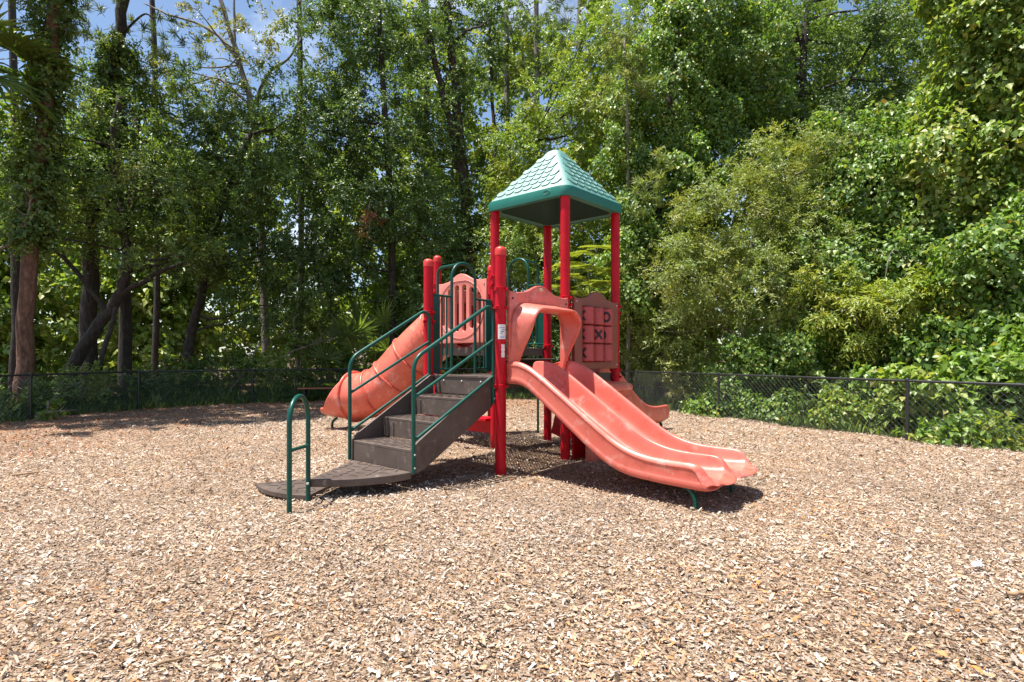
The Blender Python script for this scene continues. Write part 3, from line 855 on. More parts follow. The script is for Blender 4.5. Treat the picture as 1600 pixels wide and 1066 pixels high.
def mark_mesh(kind, zc):
    vs, fs = [], []
    def quad_strip(path, w):
        n0 = len(vs)
        for i, (s_, t_) in enumerate(path):
            a, b2 = path[max(i - 1, 0)], path[min(i + 1, len(path) - 1)]
            dx, dy = b2[0] - a[0], b2[1] - a[1]; L_ = math.hypot(dx, dy) or 1
            nx, ny = -dy / L_ * w / 2, dx / L_ * w / 2
            vs.append((s_ + nx, t_ + ny)); vs.append((s_ - nx, t_ - ny))
        for i in range(len(path) - 1): fs.append((n0 + 2 * i, n0 + 2 * i + 1, n0 + 2 * i + 3, n0 + 2 * i + 2))
    if kind == 'X':
        quad_strip([(-0.055 + 0.11 * i / 6, -0.065 + 0.13 * i / 6) for i in range(7)], 0.034)
        quad_strip([(-0.055 + 0.11 * i / 6, 0.065 - 0.13 * i / 6) for i in range(7)], 0.034)
    else:
        quad_strip([(0.050 * math.cos(R(a)), 0.058 * math.sin(R(a))) for a in range(0, 361, 18)], 0.034)
    return vs, fs
for r_ in range(3):
    for c_ in range(3):
        x = WX0 + 0.12 + c_ * 0.24; z = WZ1 - 0.124 - r_ * 0.2477; yc = HB + 0.002
        m = MB(); m.lathe((x, yc, z), [(CR - 0.012, -0.117), (CR, -0.108), (CR, 0.108), (CR - 0.012, 0.117)], 28)
        o = m.build('game_cylinder', M_CYL, PS, True, 40)
        kind, ang = marks[r_][c_]
        for kk, aa, eps in ((kind, ang, 0.0016), ('O' if kind == 'X' else 'X', ang - 125, 0.0016)):
            v2, f2 = mark_mesh(kk, z); vs = []
            for i, (s_, t_) in enumerate(v2):
                a = R(-90 + aa) + s_ / CR; rr_ = CR + eps + (0.0006 if i >= 14 and kk == 'X' else 0)
                vs.append((x + rr_ * math.cos(a), yc + rr_ * math.sin(a), z + t_))
            b = MB(); b.add(vs, f2); b.build('mark', M_MARK, o)

# slotted barrier panel on the upper deck
def slot(xc, z0, z1, w):
    r_ = w / 2
    return [(xc + r_ * math.cos(R(a)), z0 + r_ + r_ * math.sin(R(a))) for a in range(180, 361, 30)] + [(xc + r_ * math.cos(R(a)), z1 - r_ + r_ * math.sin(R(a))) for a in range(0, 181, 30)]
y0, y1 = S + 0.085, 2 * S - 0.085; yc = (y0 + y1) / 2
out = [(y0, 1.535), (y1, 1.535)] + ogee(y0, y1, 2.465, 0.115)[::-1]
holes = []
for i in range(6):
    yy = yc + (i - 2.5) * 0.156; k = abs(i - 2.5) / 2.5
    holes.append(slot(yy, 1.70 + 0.10 * k ** 1.5, 2.42 - 0.13 * k ** 1.5, 0.082))
sp = link('slotted_panel', panel_mesh('slotted_panel', out, holes, 0.05, 0.010, lambda x, y, d: (-0.066 - d, x, y)), M_PINK, PS)
ell = [(-0.093, yc + 0.485 * math.cos(R(a)), 2.045 + 0.44 * math.sin(R(a))) for a in range(0, 360, 8)]
ell = [(x, y, min(z, 2.47)) for x, y, z in ell]
b = MB(); b.tube(ell, 0.007, 6, closed=True); b.build('molded_ring', M_PINK, sp, True)
b = MB()
for (yy, z) in ((y0 + 0.045, 2.40), (y1 - 0.045, 2.40), (y0 + 0.045, 1.59), (y1 - 0.045, 1.59)): b.box((-0.096, yy, z), (0.012, 0.02, 0.02))
b.build('bolt', M_STEEL, sp, bevel=0.003)

# barrier with arch and fire pole: ox/oy = centre of the opening on the deck edge, along = edge direction, outw = away from the deck
def barrier(c, along, outw, z):
    c, al, ow = Vector((*c, 0)), Vector((*along, 0)), Vector((*outw, 0))
    def q(t, d, zz): p = c + al * t + ow * d; return Vector((p.x, p.y, zz))
    w = 0.22; top = z + 1.50
    archp = [q(-w, 0, z)] + [q(-w * math.cos(R(a)), 0, top - w + w * math.sin(R(a))) for a in range(0, 181, 15)] + [q(w, 0, z)]
    o = pipe('arch_barrier', [archp], r=0.021)
    for s_ in (-1, 1):
        pipe('top_rail', [[q(s_ * w, 0, z + 1.03), q(s_ * (S / 2 - 0.07), 0, z + 1.03)]], o, 0.015)
        pipe('bottom_rail', [[q(s_ * w, 0, z + 0.07), q(s_ * (S / 2 - 0.07), 0, z + 0.07)]], o, 0.015)
        for t in (0.31, 0.395):
            pipe('bar', [[q(s_ * t, 0, z + 0.07), q(s_ * t, 0, z + 1.03)]], o, 0.0125, n=8)
        m = MB(); M3 = Matrix.Rotation(math.atan2(al.y, al.x), 3, 'Z')
        m.box(q(s_ * 0.492, 0, z + 0.53), (0.115, 0.022, 1.03), M3); m.build('side_plate', M_GREEN, o, bevel=0.004)
    pl = round_path([q(0, 0, top + 0.0), q(0, 0.53, top - 0.01), q(0, 0.53, -0.25)], 0.12, 8)
    pipe('fire_pole', [pl], o, 0.0205)
barrier((-S / 2, S), (1, 0), (0, 1), DECK)
barrier((S, 1.5 * S), (0, 1), (1, 0), UPPER)

# tube slide
TP = [(0.62, 2.50, 1.87), (0.62, 2.95, 1.83), (0.60, 3.40, 1.60), (0.53, 3.66, 1.385), (0.46, 3.85, 1.20), (0.37, 4.02, 0.995), (0.27, 4.19, 0.80), (0.17, 4.38, 0.675), (0.08, 4.585, 0.612), (0.02, 4.80, 0.590)]
tpath = smooth_path(TP, 6)
TRAD = 0.43
ts = empty_tube = None
def frames(P):
    F_ = []; prev = None
    for i, p in enumerate(P):
        t = (P[min(i + 1, len(P) - 1)] - P[max(i - 1, 0)]).normalized()
        x = t.cross(Vector((0, 0, 1))).normalized(); y = x.cross(t)
        F_.append((p, t, x, y))
    return F_
FR = frames(tpath)
NS = 32
def circ(fr, r): p, t, x, y = fr; return [p + (x * math.cos(2 * math.pi * k / NS) + y * math.sin(2 * math.pi * k / NS)) * r for k in range(NS)]
cuts = [0, 8, 20, 32, 42, 54]
for a, b_ in zip(cuts, cuts[1:]):
    m = MB(); m.loft([circ(FR[i], TRAD * (1.0 if a < i < b_ else 0.995)) for i in range(a, b_ + 1)], False, False)
    so = m.build('tube_section', M_TUBE, PS, True)
    md = so.modifiers.new('solid', 'SOLIDIFY'); md.thickness = 0.012; md.offset = -1
    fr = FR[b_]; p, t, x, y = fr; TR0 = TRAD; TRAD = TR0 + (0.026 if b_ == 54 else 0.006)
    m = MB(); rg = [[q + t * dz for q in circ(fr, r_)] for (r_, dz) in ((TR0 - 0.006, -0.024), (TRAD + 0.014, -0.020), (TRAD + 0.022, -0.014), (TRAD + 0.024, -0.003), (TRAD + 0.018, 0.0), (TRAD + 0.024, 0.003), (TRAD + 0.022, 0.014), (TRAD + 0.014, 0.020), (TR0 - 0.006, 0.024))]
    m.loft(rg, False, False); m.build('flange', M_TUBE, so, True, 50)
    bm_ = MB()
    for k in range(0, 14):
        an = 2 * math.pi * k / 14; dv = x * math.cos(an) + y * math.sin(an)
        bm_.tube([p + dv * (TRAD + 0.012) - t * 0.026, p + dv * (TRAD + 0.012) + t * 0.026], 0.006, 6)
    bm_.build('flange_bolt', M_SLOT, so)['kind'] = 'stuff'; TRAD = TR0
# open exit chute
e0 = FR[-1]; p0, t0, x0, y0_ = e0
th = Vector((t0.x, t0.y, 0)).normalized()
rings = []
for i in range(11):
    k = i / 10
    c = p0 + th * (0.54 * k); fl = 1.0 + 0.06 * k
    zb = p0.z - TRAD + 0.02 * k + 0.05 * max(0, k - 0.7)
    rim = p0.z + TRAD * (0.90 - 1.55 * k ** 0.8) if k < 0.9 else None
    wall = max(0.15, (TRAD * 1.75) * (1 - k) ** 1.35 + 0.13 * (1 - 0.35 * k))
    ring = []
    for j in range(17):
        u_ = -1 + 2 * j / 16
        full = math.acos(max(-1, min(1, 1 - min(wall, 2 * TRAD * 0.97) / TRAD)))
        a = u_ * full
        xx = math.sin(a) * TRAD * fl; zz = zb + TRAD * (1 - math.cos(a))
        nose = 0.11 * k * k * (1 - abs(u_) ** 2.5)
        q = c + x0 * xx + th * nose; ring.append((q.x, q.y, zz + 0.03 * k * k))
    rings.append(ring)
m = MB(); m.loft(rings, False, False, closed=False)
ex = m.build('exit_chute', M_TUBE, PS, True, sub=1)
md = ex.modifiers.new('solid', 'SOLIDIFY'); md.thickness = 0.035; md.offset = -1
ft = p0 + th * 0.42
pipe('chute_leg', [smooth_path([(ft.x, ft.y, 0.235), (ft.x + th.x * 0.05, ft.y + th.y * 0.05, 0.16), (ft.x + th.x * 0.14, ft.y + th.y * 0.14, 0.08), (ft.x + th.x * 0.15, ft.y + th.y * 0.15, -0.12)], 5)], ex, 0.024)
# plate where the tube leaves the deck
m = MB()
P_o = [(S / 2 + 0.52 * sx, z) for sx, z in ((-1, 1.44), (1, 1.44))]
tp = panel_mesh('tube_entry_panel', [(0.09, 1.44), (S - 0.09, 1.44), (S - 0.09, 2.36), (S / 2, 2.44), (0.09, 2.36)], [[(0.60 + 0.375 * math.cos(R(a)), 1.86 + 0.375 * math.sin(R(a))) for a in range(0, 360, 12)]], 0.04, 0.008, lambda x, y, d: (x, 2 * S + 0.01 + d, y))
link('tube_entry_panel', tp, M_TUBE, PS)

# curved single slide off the far side of the tower
def wave_slide():
    path = smooth_path([(S + 0.02, 0.62, 1.08), (1.55, 0.62, 1.04), (1.95, 0.63, 0.82), (2.30, 0.64, 0.58), (2.65, 0.65, 0.38), (3.0, 0.66, 0.265), (3.4, 0.66, 0.245), (3.76, 0.66, 0.28)], 4)
    rings = []
    n = len(path)
    for i, p in enumerate(path):
        k = i / (n - 1); w = 0.29; h = 0.26 - 0.06 * k
        if i == n - 1: h = 0.10
        if i == n - 2: h = 0.17
        zt, zb, zl = p.z + h, p.z, p.z - 0.11
        prof = [(-w - 0.035, zl), (-w - 0.035, zt - 0.04), (-w - 0.025, zt), (-w + 0.005, zt), (-w + 0.02, zt - 0.03), (-w + 0.05, zb + 0.04), (-w + 0.11, zb), (0, zb - 0.005), (w - 0.11, zb), (w - 0.05, zb + 0.04), (w - 0.02, zt - 0.03), (w - 0.005, zt), (w + 0.025, zt), (w + 0.035, zt - 0.04), (w + 0.035, zl), (w * 0.6, zl - 0.01), (0, zl - 0.012), (-w * 0.6, zl - 0.01)]
        rings.append([(p.x, p.y + y, z) for y, z in prof])
    m = MB(); m.loft(rings); return m.build('curved_slide', M_SALMON, PS, True, sub=1)
ws = wave_slide()
pipe('slide_leg', [smooth_path([(3.50, 0.54, 0.17), (3.64, 0.53, 0.155), (3.74, 0.52, 0.07), (3.76, 0.52, -0.12)], 6)], ws, 0.026)
# ground-level crawl panel under the game panel: bulging front with a round hole and a thick shelf on top
def rr_poly(x0, x1, z0, z1, r_):
    return [(x0, z0), (x1, z0), (x1, z0 + 0.3)] + [(x1 - r_ + r_ * math.cos(R(a)), z1 - r_ + r_ * math.sin(R(a))) for a in range(0, 91, 10)] + [(x0 + 0.1, z1), (x0, z1 - 0.1)]
cp = link('crawl_panel', panel_mesh('crawl_panel', rr_poly(0.08, 1.30, -0.05, 0.90, 0.36), [[(0.86 + 0.32 * math.cos(R(a)), 0.41 + 0.33 * math.sin(R(a))) for a in range(0, 360, 10)]], 0.09, 0.03, lambda x, y, d: (x, -0.34 + 0.05 * ((x - 0.7) / 0.6) ** 2 - d, y)), M_SALMON, PS)
b = MB(); b.tube([(0.86 + 0.335 * math.cos(R(a)), -0.372, 0.41 + 0.345 * math.sin(R(a))) for a in range(0, 360, 10)], 0.022, 8, closed=True); b.build('hole_rim', M_SALMON, cp, True)
rings = []
for (x, k) in ((0.08, 0.6), (0.10, 0.9), (0.16, 1.0), (0.60, 1.04), (0.92, 1.0), (1.02, 0.92), (1.07, 0.7), (1.085, 0.35)):
    rings.append([(x, -0.20 + 0.25 * k * math.copysign(abs(math.cos(2 * math.pi * i / 20)) ** 0.7, math.cos(2 * math.pi * i / 20)), 0.915 + 0.075 * k * math.copysign(abs(math.sin(2 * math.pi * i / 20)) ** 0.8, math.sin(2 * math.pi * i / 20))) for i in range(20)])
m = MB(); m.loft(rings); m.build('shelf', M_SALMON, cp, True, sub=1)
m = MB(); m.box((0.66, -0.06, 0.42), (1.16, 0.03, 0.94)); m.build('back_panel', M_RED, cp, bevel=0.01)
# ground level activity panel on the far side of the tower, and the low red seat under the upper deck
out = [(0.09, 0.12), (0.30, 0.06), (S - 0.09, 0.06), (S - 0.09, 0.86), (0.90, 0.92), (0.62, 0.94), (0.34, 0.92), (0.09, 0.86), (0.14, 0.70), (0.20, 0.50), (0.14, 0.30)]
link('ground_panel', panel_mesh('ground_panel', [(S - x, z) for x, z in out][::-1], [[(0.62 + 0.16 * math.cos(R(a)), 0.58 + 0.16 * math.sin(R(a))) for a in range(0, 360, 15)]], 0.045, 0.010, lambda x, y, d: (S - 0.02 - d, x, y)), M_RED, PS)
m = MB(); m.box((0.02, 1.5 * S, 0.42), (0.26, S - 0.16, 0.045)); m.box((0.10, 1.5 * S, 0.30), (0.03, S - 0.16, 0.20)); m.build('low_seat', M_RED, PS, bevel=0.01)

# roof: molded shell with hips and rows of scales
def rsq(e_, z, c=0.14, n=6):
    r_ = min(c, e_ * 0.85); pts = []
    for (sx, sy, a0) in ((1, 1, 0), (-1, 1, 90), (-1, -1, 180), (1, -1, 270)):
        for i in range(n + 1):
            a = R(a0 + 90 * i / n); pts.append((S / 2 + sx * (e_ - r_) + r_ * math.cos(a), S / 2 + sy * (e_ - r_) + r_ * math.sin(a), z))
    return pts
RZ0, RZ1, RE = 3.405, 3.55, 0.725
rings = [rsq(0.60, RZ0 + 0.02), rsq(0.69, RZ0 + 0.015), rsq(0.705, RZ0), rsq(RE, RZ0 + 0.006), rsq(RE + 0.004, RZ0 + 0.04), rsq(RE + 0.004, RZ1 - 0.03), rsq(RE - 0.002, RZ1 - 0.009)]
m = MB(); m.loft(rings, False, False); roof = m.build('roof', M_ROOF, PS, True, 24)
rings = [rsq(RE - 0.006, RZ1 - 0.008), rsq(RE - 0.022, RZ1 + 0.008)]
for k in (0.15, 0.3, 0.45, 0.6, 0.70, 0.76):
    ee = (RE - 0.022) * (1 - k); rings.append(rsq(ee, RZ1 + 0.008 + (4.42 - RZ1) * k, 0.15 - 0.05 * k))
rings += [rsq(0.142, 4.258, 0.10), rsq(0.112, 4.290, 0.08), rsq(0.07, 4.312, 0.055), rsq(0.015, 4.320, 0.012)]
m = MB(); m.loft(rings, False, True); m.build('roof_shell', M_SCALE, roof, True, 24)
# underside shell
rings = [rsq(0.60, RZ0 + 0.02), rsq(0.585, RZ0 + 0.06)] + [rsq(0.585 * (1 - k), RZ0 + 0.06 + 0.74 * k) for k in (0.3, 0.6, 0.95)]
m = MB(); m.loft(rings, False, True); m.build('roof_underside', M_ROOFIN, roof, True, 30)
# scales: one shared low-relief piece
sm = MB()
arcp = [(-0.455, 0.46), (-0.41, 0.24), (-0.25, 0.065), (0.0, 0.0), (0.25, 0.065), (0.41, 0.24), (0.455, 0.46)]
outl = arcp + [(0.49, 1.08), (-0.49, 1.08)]
hz = [1.0] * 7 + [0.15, 0.15]
sm.add([(x, y, h_) for (x, y), h_ in zip(outl, hz)] + [(x * 1.02, y - 0.02, -0.25) for (x, y) in outl], [tuple(range(9))] + [(k, (k + 1) % 9, 9 + (k + 1) % 9, 9 + k) for k in range(9)])
sme = sm.mesh('scale'); sme.materials.append(M_SCALE)
base_e, top_z = RE - 0.025, 4.42
slant = math.hypot(base_e, top_z - RZ1)
for f_ in range(4):
    rot = Matrix.Rotation(R(90 * f_), 4, 'Z')
    pitch = math.atan2(top_z - RZ1, base_e)
    rows = 7
    for r_ in range(rows):
        v0 = 0.045 + r_ * 0.106
        half = base_e * (1 - (v0 + 0.045) / slant) - 0.085
        if half < 0.06: continue
        cnt = max(1, int(round(2 * half / 0.150)))
        wdt = 2 * half / cnt
        for c_ in range(cnt if r_ % 2 == 0 else cnt - 1):
            o = bpy.data.objects.new('scale', sme); COL.objects.link(o); o.parent = roof
            x = -half + wdt * (c_ + 0.5 + (0.5 if r_ % 2 else 0))
            loc = Matrix.Translation((S / 2, S / 2, RZ1 + 0.010)) @ rot @ Matrix.Translation((0, -base_e, 0)) @ Matrix.Rotation(pitch, 4, 'X') @ Matrix.Translation((x, v0, 0)) @ Matrix.Diagonal((wdt, 0.105, 0.014, 1))
            o.matrix_local = loc
b = MB()
for r0_ in ((0.060, 0.026), (0.046, 0.016)):
    b.tube([(-RE - 0.004 + S / 2 - 0.0, S / 2 - 0.40 + r0_[0] * math.cos(R(a)), RZ0 + 0.08 + r0_[1] * math.sin(R(a))) for a in range(0, 360, 15)], 0.0035, 5, closed=True)
b.build('roof_emblem', M_ROOF, roof, True)
# ------------------------------------------------------------------ chain-link fence
FEN = empty('chain_link_fence', (YARD[1][0], YARD[1][1], 0))
setp(FEN, 'low black chain-link fence running round the back of the chip bed', 'fence')
FH = 0.945
org = Vector(FEN.location)
fp = [Vector((x, y, 0)) for x, y in YARD]
for i, p in enumerate(fp):
    m = MB(); m.lathe(p - org, [(0.030, -0.2), (0.030, FH + 0.005), (0.036, FH + 0.005), (0.036, FH + 0.03), (0.026, FH + 0.045), (0.008, FH + 0.05)], 12)
    m.build('fence_post', M_FENCE, FEN, True, 40)
for a, b_ in zip(fp, fp[1:]):
    d = b_ - a; L = d.length; u_ = d / L; nrm = Vector((-u_.y, u_.x, 0)) * -0.012
    m = MB(); m.tube([a - org + Vector((0, 0, FH)), b_ - org + Vector((0, 0, FH))], 0.021, 10); m.build('top_rail', M_FENCE, FEN, True, 40)
    m = MB(); pitch = 0.092; z0, z1 = 0.02, FH - 0.005; Hh = z1 - z0; r_ = 0.0033
    for s_ in (1, -1):
        k = -Hh
        while k < L:
            t0, t1 = k, k + Hh
            za, zb = (z0, z1) if s_ > 0 else (z1, z0)
            if t0 < 0: za = za + (zb - za) * (-t0 / Hh); t0 = 0
            if t1 > L:
                full0 = k; zb2 = ((z0, z1) if s_ > 0 else (z1, z0)); zb = zb2[0] + (zb2[1] - zb2[0]) * ((L - full0) / Hh); t1 = L
            if t1 - t0 > 0.01:
                pa = a - org + u_ * t0 + nrm + Vector((0, 0, za)); pb = a - org + u_ * t1 + nrm * (1 + 0.3 * s_) + Vector((0, 0, zb))
                m.tube([pa, pb], r_, 3, caps=False)
            k += pitch
    m.tube([a - org + nrm + Vector((0, 0, 0.05)), b_ - org + nrm + Vector((0, 0, 0.05))], 0.002, 3, caps=False)
    m.build('chain_link_mesh', M_WIRE, FEN)

# ------------------------------------------------------------------ trees and shrubs behind the fence
def V3(px, py, Z): return tuple(at(px, py, Z))

# --- left side
def pine_extra(pts, r_, n, leaf, pal):
    """ivy climbing a trunk"""
    def f(rng):
        T = smooth_path(pts, 12); k = rng.integers(0, len(T), n); C = np.array([T[i] for i in k]) + rng.normal(0, 0.06, (n, 3))
        O = norm(rng.normal(size=(n, 3)) * np.array([1, 1, 0.2])); C = C + O * r_
        return [sprays(rng, C, O, 0.26, 3, 6, leaf, pal, droop=0.5, aspect=0.75)]
    return f
ptr = [GP(36, 13.3), V3(42, 500, 13.3), V3(56, 300, 13.3), V3(76, 120, 13.3), V3(95, -90, 13.3), V3(105, -330, 13.3)]
tree('pine_tree', 'reddish pine trunk wrapped in ivy, leaning at the left edge', 'tree', GP(36, 13.3), [(ptr, 0.18, 0.13)],
     [LB(30, 40, 13.0, 1.1, 0.6), LB(90, 10, 13.8, 0.9, 0.6), LB(10, -60, 13.3, 1.6, 0.9), LB(110, -260, 13.3, 2.4, 1.5, k=.8), LB(60, -340, 12.8, 2.2, 1.4, k=.8)], 'pine', M_PINEBARK, style='needle', leaf=0.24, dens=13, twigs=4, per=9, limbs=7,
     extra=pine_extra([V3(50, 380, 13.25), V3(60, 260, 13.25), V3(74, 120, 13.25), V3(88, -40, 13.25)], 0.24, 620, 0.085, 'oak'), limb_r=0.045)
ptr = [GP(138, 16.5), V3(140, 480, 16.5), V3(150, 300, 16.5), V3(176, 120, 16.5), V3(192, 20, 16.5), V3(200, -120, 16.5), V3(205, -280, 16.5)]
tree('pine_tree', 'dark straight pine trunk left of the forked oak', 'tree', GP(138, 16.5), [(ptr, 0.24, 0.10)],
     [LB(200, 60, 16.5, 1.6, 0.9), LB(270, 60, 17, 1.4, 0.6), LB(150, -30, 16.5, 1.8, 1.0), LB(250, 130, 17.2, 1.0, 0.5), LB(200, -190, 16.5, 2.6, 1.5), LB(150, -270, 16.2, 2.4, 1.4)], 'pine', M_DARKBARK, style='needle', leaf=0.26, dens=9, twigs=4, per=9, limbs=10,
     extra=pine_extra([V3(150, 330, 16.4), V3(165, 180, 16.4), V3(186, 70, 16.4)], 0.28, 380, 0.09, 'oak'))
# forked oak with crooked limbs
t1 = [GP(95, 15.4), V3(120, 560, 15.4), V3(165, 495, 15.4), V3(190, 452, 15.4), V3(200, 400, 15.3), V3(190, 330, 15.3), V3(178, 240, 15.3), V3(186, 150, 15.3)]
t2 = [V3(185, 462, 15.4), V3(225, 440, 15.2), V3(262, 420, 15.0), V3(300, 405, 14.9)]
t3 = [V3(168, 492, 15.4), V3(120, 425, 15.2), V3(85, 390, 15.1), V3(60, 380, 15.0)]
t4 = [GP(140, 14.9), V3(155, 570, 14.9), V3(172, 520, 14.9), V3(182, 480, 14.9)]
tree('oak_tree', 'crooked forked oak with bare low limbs behind the left fence', 'tree', GP(95, 15.4), [(t1, 0.19, 0.07), (t2, 0.08, 0.04), (t3, 0.08, 0.03), (t4, 0.075, 0.05)],
     [LB(120, 330, 15.3, 1.9, 0.9), LB(230, 300, 15.2, 1.6, 1.0), LB(60, 250, 14.8, 1.7, 1.1), LB(170, 210, 15.3, 1.6, 0.9), LB(270, 380, 14.8, 1.0, 0.6), LB(40, 345, 14.6, 1.1, 0.6)], 'oak', M_DARKBARK, leaf=0.085, dens=12, limbs=18)
tree('oak_tree', 'dark upright oak right of the forked oak with wide crown', 'tree', GP(197, 17.3), [([GP(197, 17.3), V3(196, 450, 17.3), V3(205, 300, 17.3), V3(215, 180, 17.4)], 0.21, 0.09)],
     [LB(260, 215, 17.4, 2.2, 1.1), LB(330, 290, 17.2, 2.0, 1.2), LB(170, 140, 17.4, 1.5, 0.9), LB(250, 130, 17.6, 1.4, 0.7), LB(300, 380, 17.0, 1.6, 0.8)], 'oak', M_DARKBARK, leaf=0.09, dens=11, limbs=16)
tree('oak_tree', 'slanting dark trunk under heavy green crown left of the tube slide', 'tree', GP(283, 17.8), [([GP(283, 17.8), V3(296, 540, 17.8), V3(312, 470, 17.8), V3(345, 330, 17.8), V3(390, 210, 17.8)], 0.17, 0.08)],
     [LB(400, 230, 17.6, 2.1, 1.2), LB(440, 330, 17.5, 2.0, 1.3), LB(350, 400, 17.2, 1.6, 0.9), LB(430, 160, 18, 1.6, 0.8), LB(480, 430, 17.4, 1.5, 1.0), LB(395, 470, 17.2, 1.2, 0.7)], 'dark', M_DARKBARK, leaf=0.085, dens=12, limbs=16)
tree('live_oak', 'spreading live oak rising at the left frame edge above the fence', 'tree', (-12.6, 11.6, -0.09), [([(-12.6, 11.6, -0.09), (-12.5, 11.7, 4.0), (-11.8, 11.9, 8.0), (-11.2, 12.2, 11.0)], 0.26, 0.12)],
     [((-10.8, 12.2, 12.4), (2.6, 2.0, 1.3), .9), ((-9.2, 13.4, 13.2), (2.4, 1.8, 1.2), .9), ((-12.2, 10.6, 11.4), (2.4, 1.8, 1.3), .8), ((-8.6, 15.4, 13.6), (2.2, 1.8, 1.1), .8), ((-7.0, 14.4, 14.0), (1.8, 1.4, 1.0), .8)], 'oak', M_DARKBARK, leaf=0.20, dens=3.4, rad=0.75, limbs=16, limb_r=.07)
# thin-crowned tree against the sky
t1 = [GP(420, 20.5), V3(410, 420, 20.5), V3(398, 200, 20.5), V3(372, 90, 20.5), V3(345, 0, 20.5), V3(330, -60, 20.5)]
t2 = [V3(392, 175, 20.5), V3(420, 115, 20.3), V3(448, 95, 20.2), V3(470, 60, 20.2)]
t3 = [V3(375, 95, 20.5), V3(330, 48, 20.6), V3(262, 22, 20.7), V3(225, 5, 20.7)]
t4 = [V3(366, 70, 20.5), V3(366, 10, 20.6), V3(362, -50, 20.6)]
t5 = [V3(390, 165, 20.5), V3(345, 125, 20.3), V3(310, 128, 20.2), V3(270, 145, 20.1)]
tree('sparse_tree', 'thin-leaved tree with pale bare limbs against blue sky', 'tree', GP(420, 20.5), [(t1, 0.16, 0.05), (t2, 0.075, 0.025), (t3, 0.07, 0.02), (t4, 0.06, 0.02), (t5, 0.06, 0.02)],
     [LB(330, 70, 20.4, 2.2, 1.4, k=.35), LB(440, 60, 20.4, 1.4, 1.2, k=.4), LB(280, 110, 20.4, 1.4, 0.8, k=.5), LB(370, 170, 20.4, 1.4, 0.8, k=.6), LB(400, 0, 20.4, 1.6, 0.8, k=.35)], 'olive', M_PALEBARK, leaf=0.10, dens=7, rad=0.42, twigs=5, per=7, limbs=16, limb_r=0.035)
tree('laurel_tree', 'big dense laurel with a straight dark trunk behind the tube slide', 'tree', GP(613, 18.8), [([GP(613, 18.8), V3(614, 480, 18.8), V3(612, 330, 18.8), V3(600, 150, 18.8), V3(590, -30, 18.8)], 0.15, 0.08)],
     [LB(540, 70, 18.8, 2.0, 1.5), LB(600, 190, 18.4, 1.9, 1.4), LB(520, 230, 18.6, 1.9, 1.3), LB(560, 330, 18.2, 1.7, 1.2), LB(640, 330, 18.4, 1.3, 1.0), LB(620, 40, 18.9, 1.6, 1.2), LB(505, 140, 18.8, 1.0, 0.9), LB(520, 410, 18.0, 1.4, 0.9), LB(530, 0, 18.9, 1.0, 0.8)], 'dark', M_DARKBARK, leaf=0.088, dens=12.5, limbs=20)
# twin trunks in the middle
t1 = [GP(742, 19.6), V3(740, 480, 19.6), V3(735, 400, 19.6), V3(724, 280, 19.6), V3(712, 150, 19.6), V3(700, 20, 19.6), V3(694, -80, 19.6)]
t2 = [V3(726, 300, 19.6), V3(700, 180, 19.5), V3(672, 60, 19.4), V3(650, -60, 19.4)]
t3 = [V3(714, 62, 19.5), V3(730, 48, 19.3), V3(752, 40, 19.2), V3(768, 28, 19.1)]
tree('twin_trunk_tree', 'ivy-hung tree with twin dark trunks rising left of the roof', 'tree', GP(742, 19.6), [(t1, 0.20, 0.12), (t2, 0.13, 0.08), (t3, 0.06, 0.02)],
     [LB(680, 250, 19.4, 1.0, 1.2), LB(690, 380, 19.2, 1.5, 1.1), LB(745, 330, 19.4, 1.0, 1.0), LB(650, 60, 19.6, 0.9, 1.0, k=.7), LB(760, 420, 19.0, 1.2, 0.9), LB(690, 470, 18.6, 1.4, 0.8), LB(730, 150, 19.6, .8, .9, k=.6)], 'dark', M_DARKBARK, leaf=0.085, dens=10, limbs=16,
     extra=pine_extra([V3(732, 380, 19.5), V3(716, 180, 19.5), V3(700, 0, 19.5)], 0.26, 240, 0.085, 'oak'))
tree('laurel_tree', 'pale-leaved laurel between the twin trunks and the far pines', 'tree', GP(785, 22.5), [([GP(785, 22.5), V3(783, 400, 22.5), V3(772, 200, 22.5), V3(765, 40, 22.5)], 0.12, 0.05)],
     [LB(770, 120, 22.5, 1.5, 1.5), LB(720, 30, 22.5, 1.6, 1.2), LB(790, 250, 22.3, 1.5, 1.3), LB(840, 130, 22.6, 1.2, 1.2, k=.7), LB(670, 170, 22.5, 1.3, 1.4), LB(760, 380, 22, 1.5, 1.3), LB(810, 20, 22.5, 1.3, .9, k=.7), LB(660, 300, 22, 1.4, 1.3), LB(470, 240, 22, 1.6, 1.2), LB(560, 20, 22, 1.5, 1.0)], 'oak', M_DARKBARK, leaf=0.12, dens=6, rad=.55, limbs=12)
for i, (px, Z, lab) in enumerate(((792, 25.5, 'slender far pine just right of the twin trunks'), (838, 24.5, 'slender far pine rising straight above the roof'), (905, 27, 'hazy far pine right of the roof peak'), (1105, 25, 'far pine half hidden behind the vine column'))):
    tr = [GP(px + 4, Z), V3(px + 2, 300, Z), V3(px, 100, Z), V3(px - 2, -120, Z)]
    tree('pine_tree', lab, 'tree', GP(px + 4, Z), [(tr, 0.17, 0.09)],
         [LB(px, 20, Z, 1.5, 1.6), LB(px + 35, 90, Z, 1.2, 0.9), LB(px - 30, 110, Z, 1.2, 0.8), LB(px + 10, 190, Z, 1.0, 0.7, k=.6), LB(px, -60, Z, 1.9, 1.2)], 'pine', M_PALEBARK, style='needle', leaf=0.32, dens=13, twigs=4, per=8, limbs=14, group='slender pines beyond the trees', limb_r=0.03)
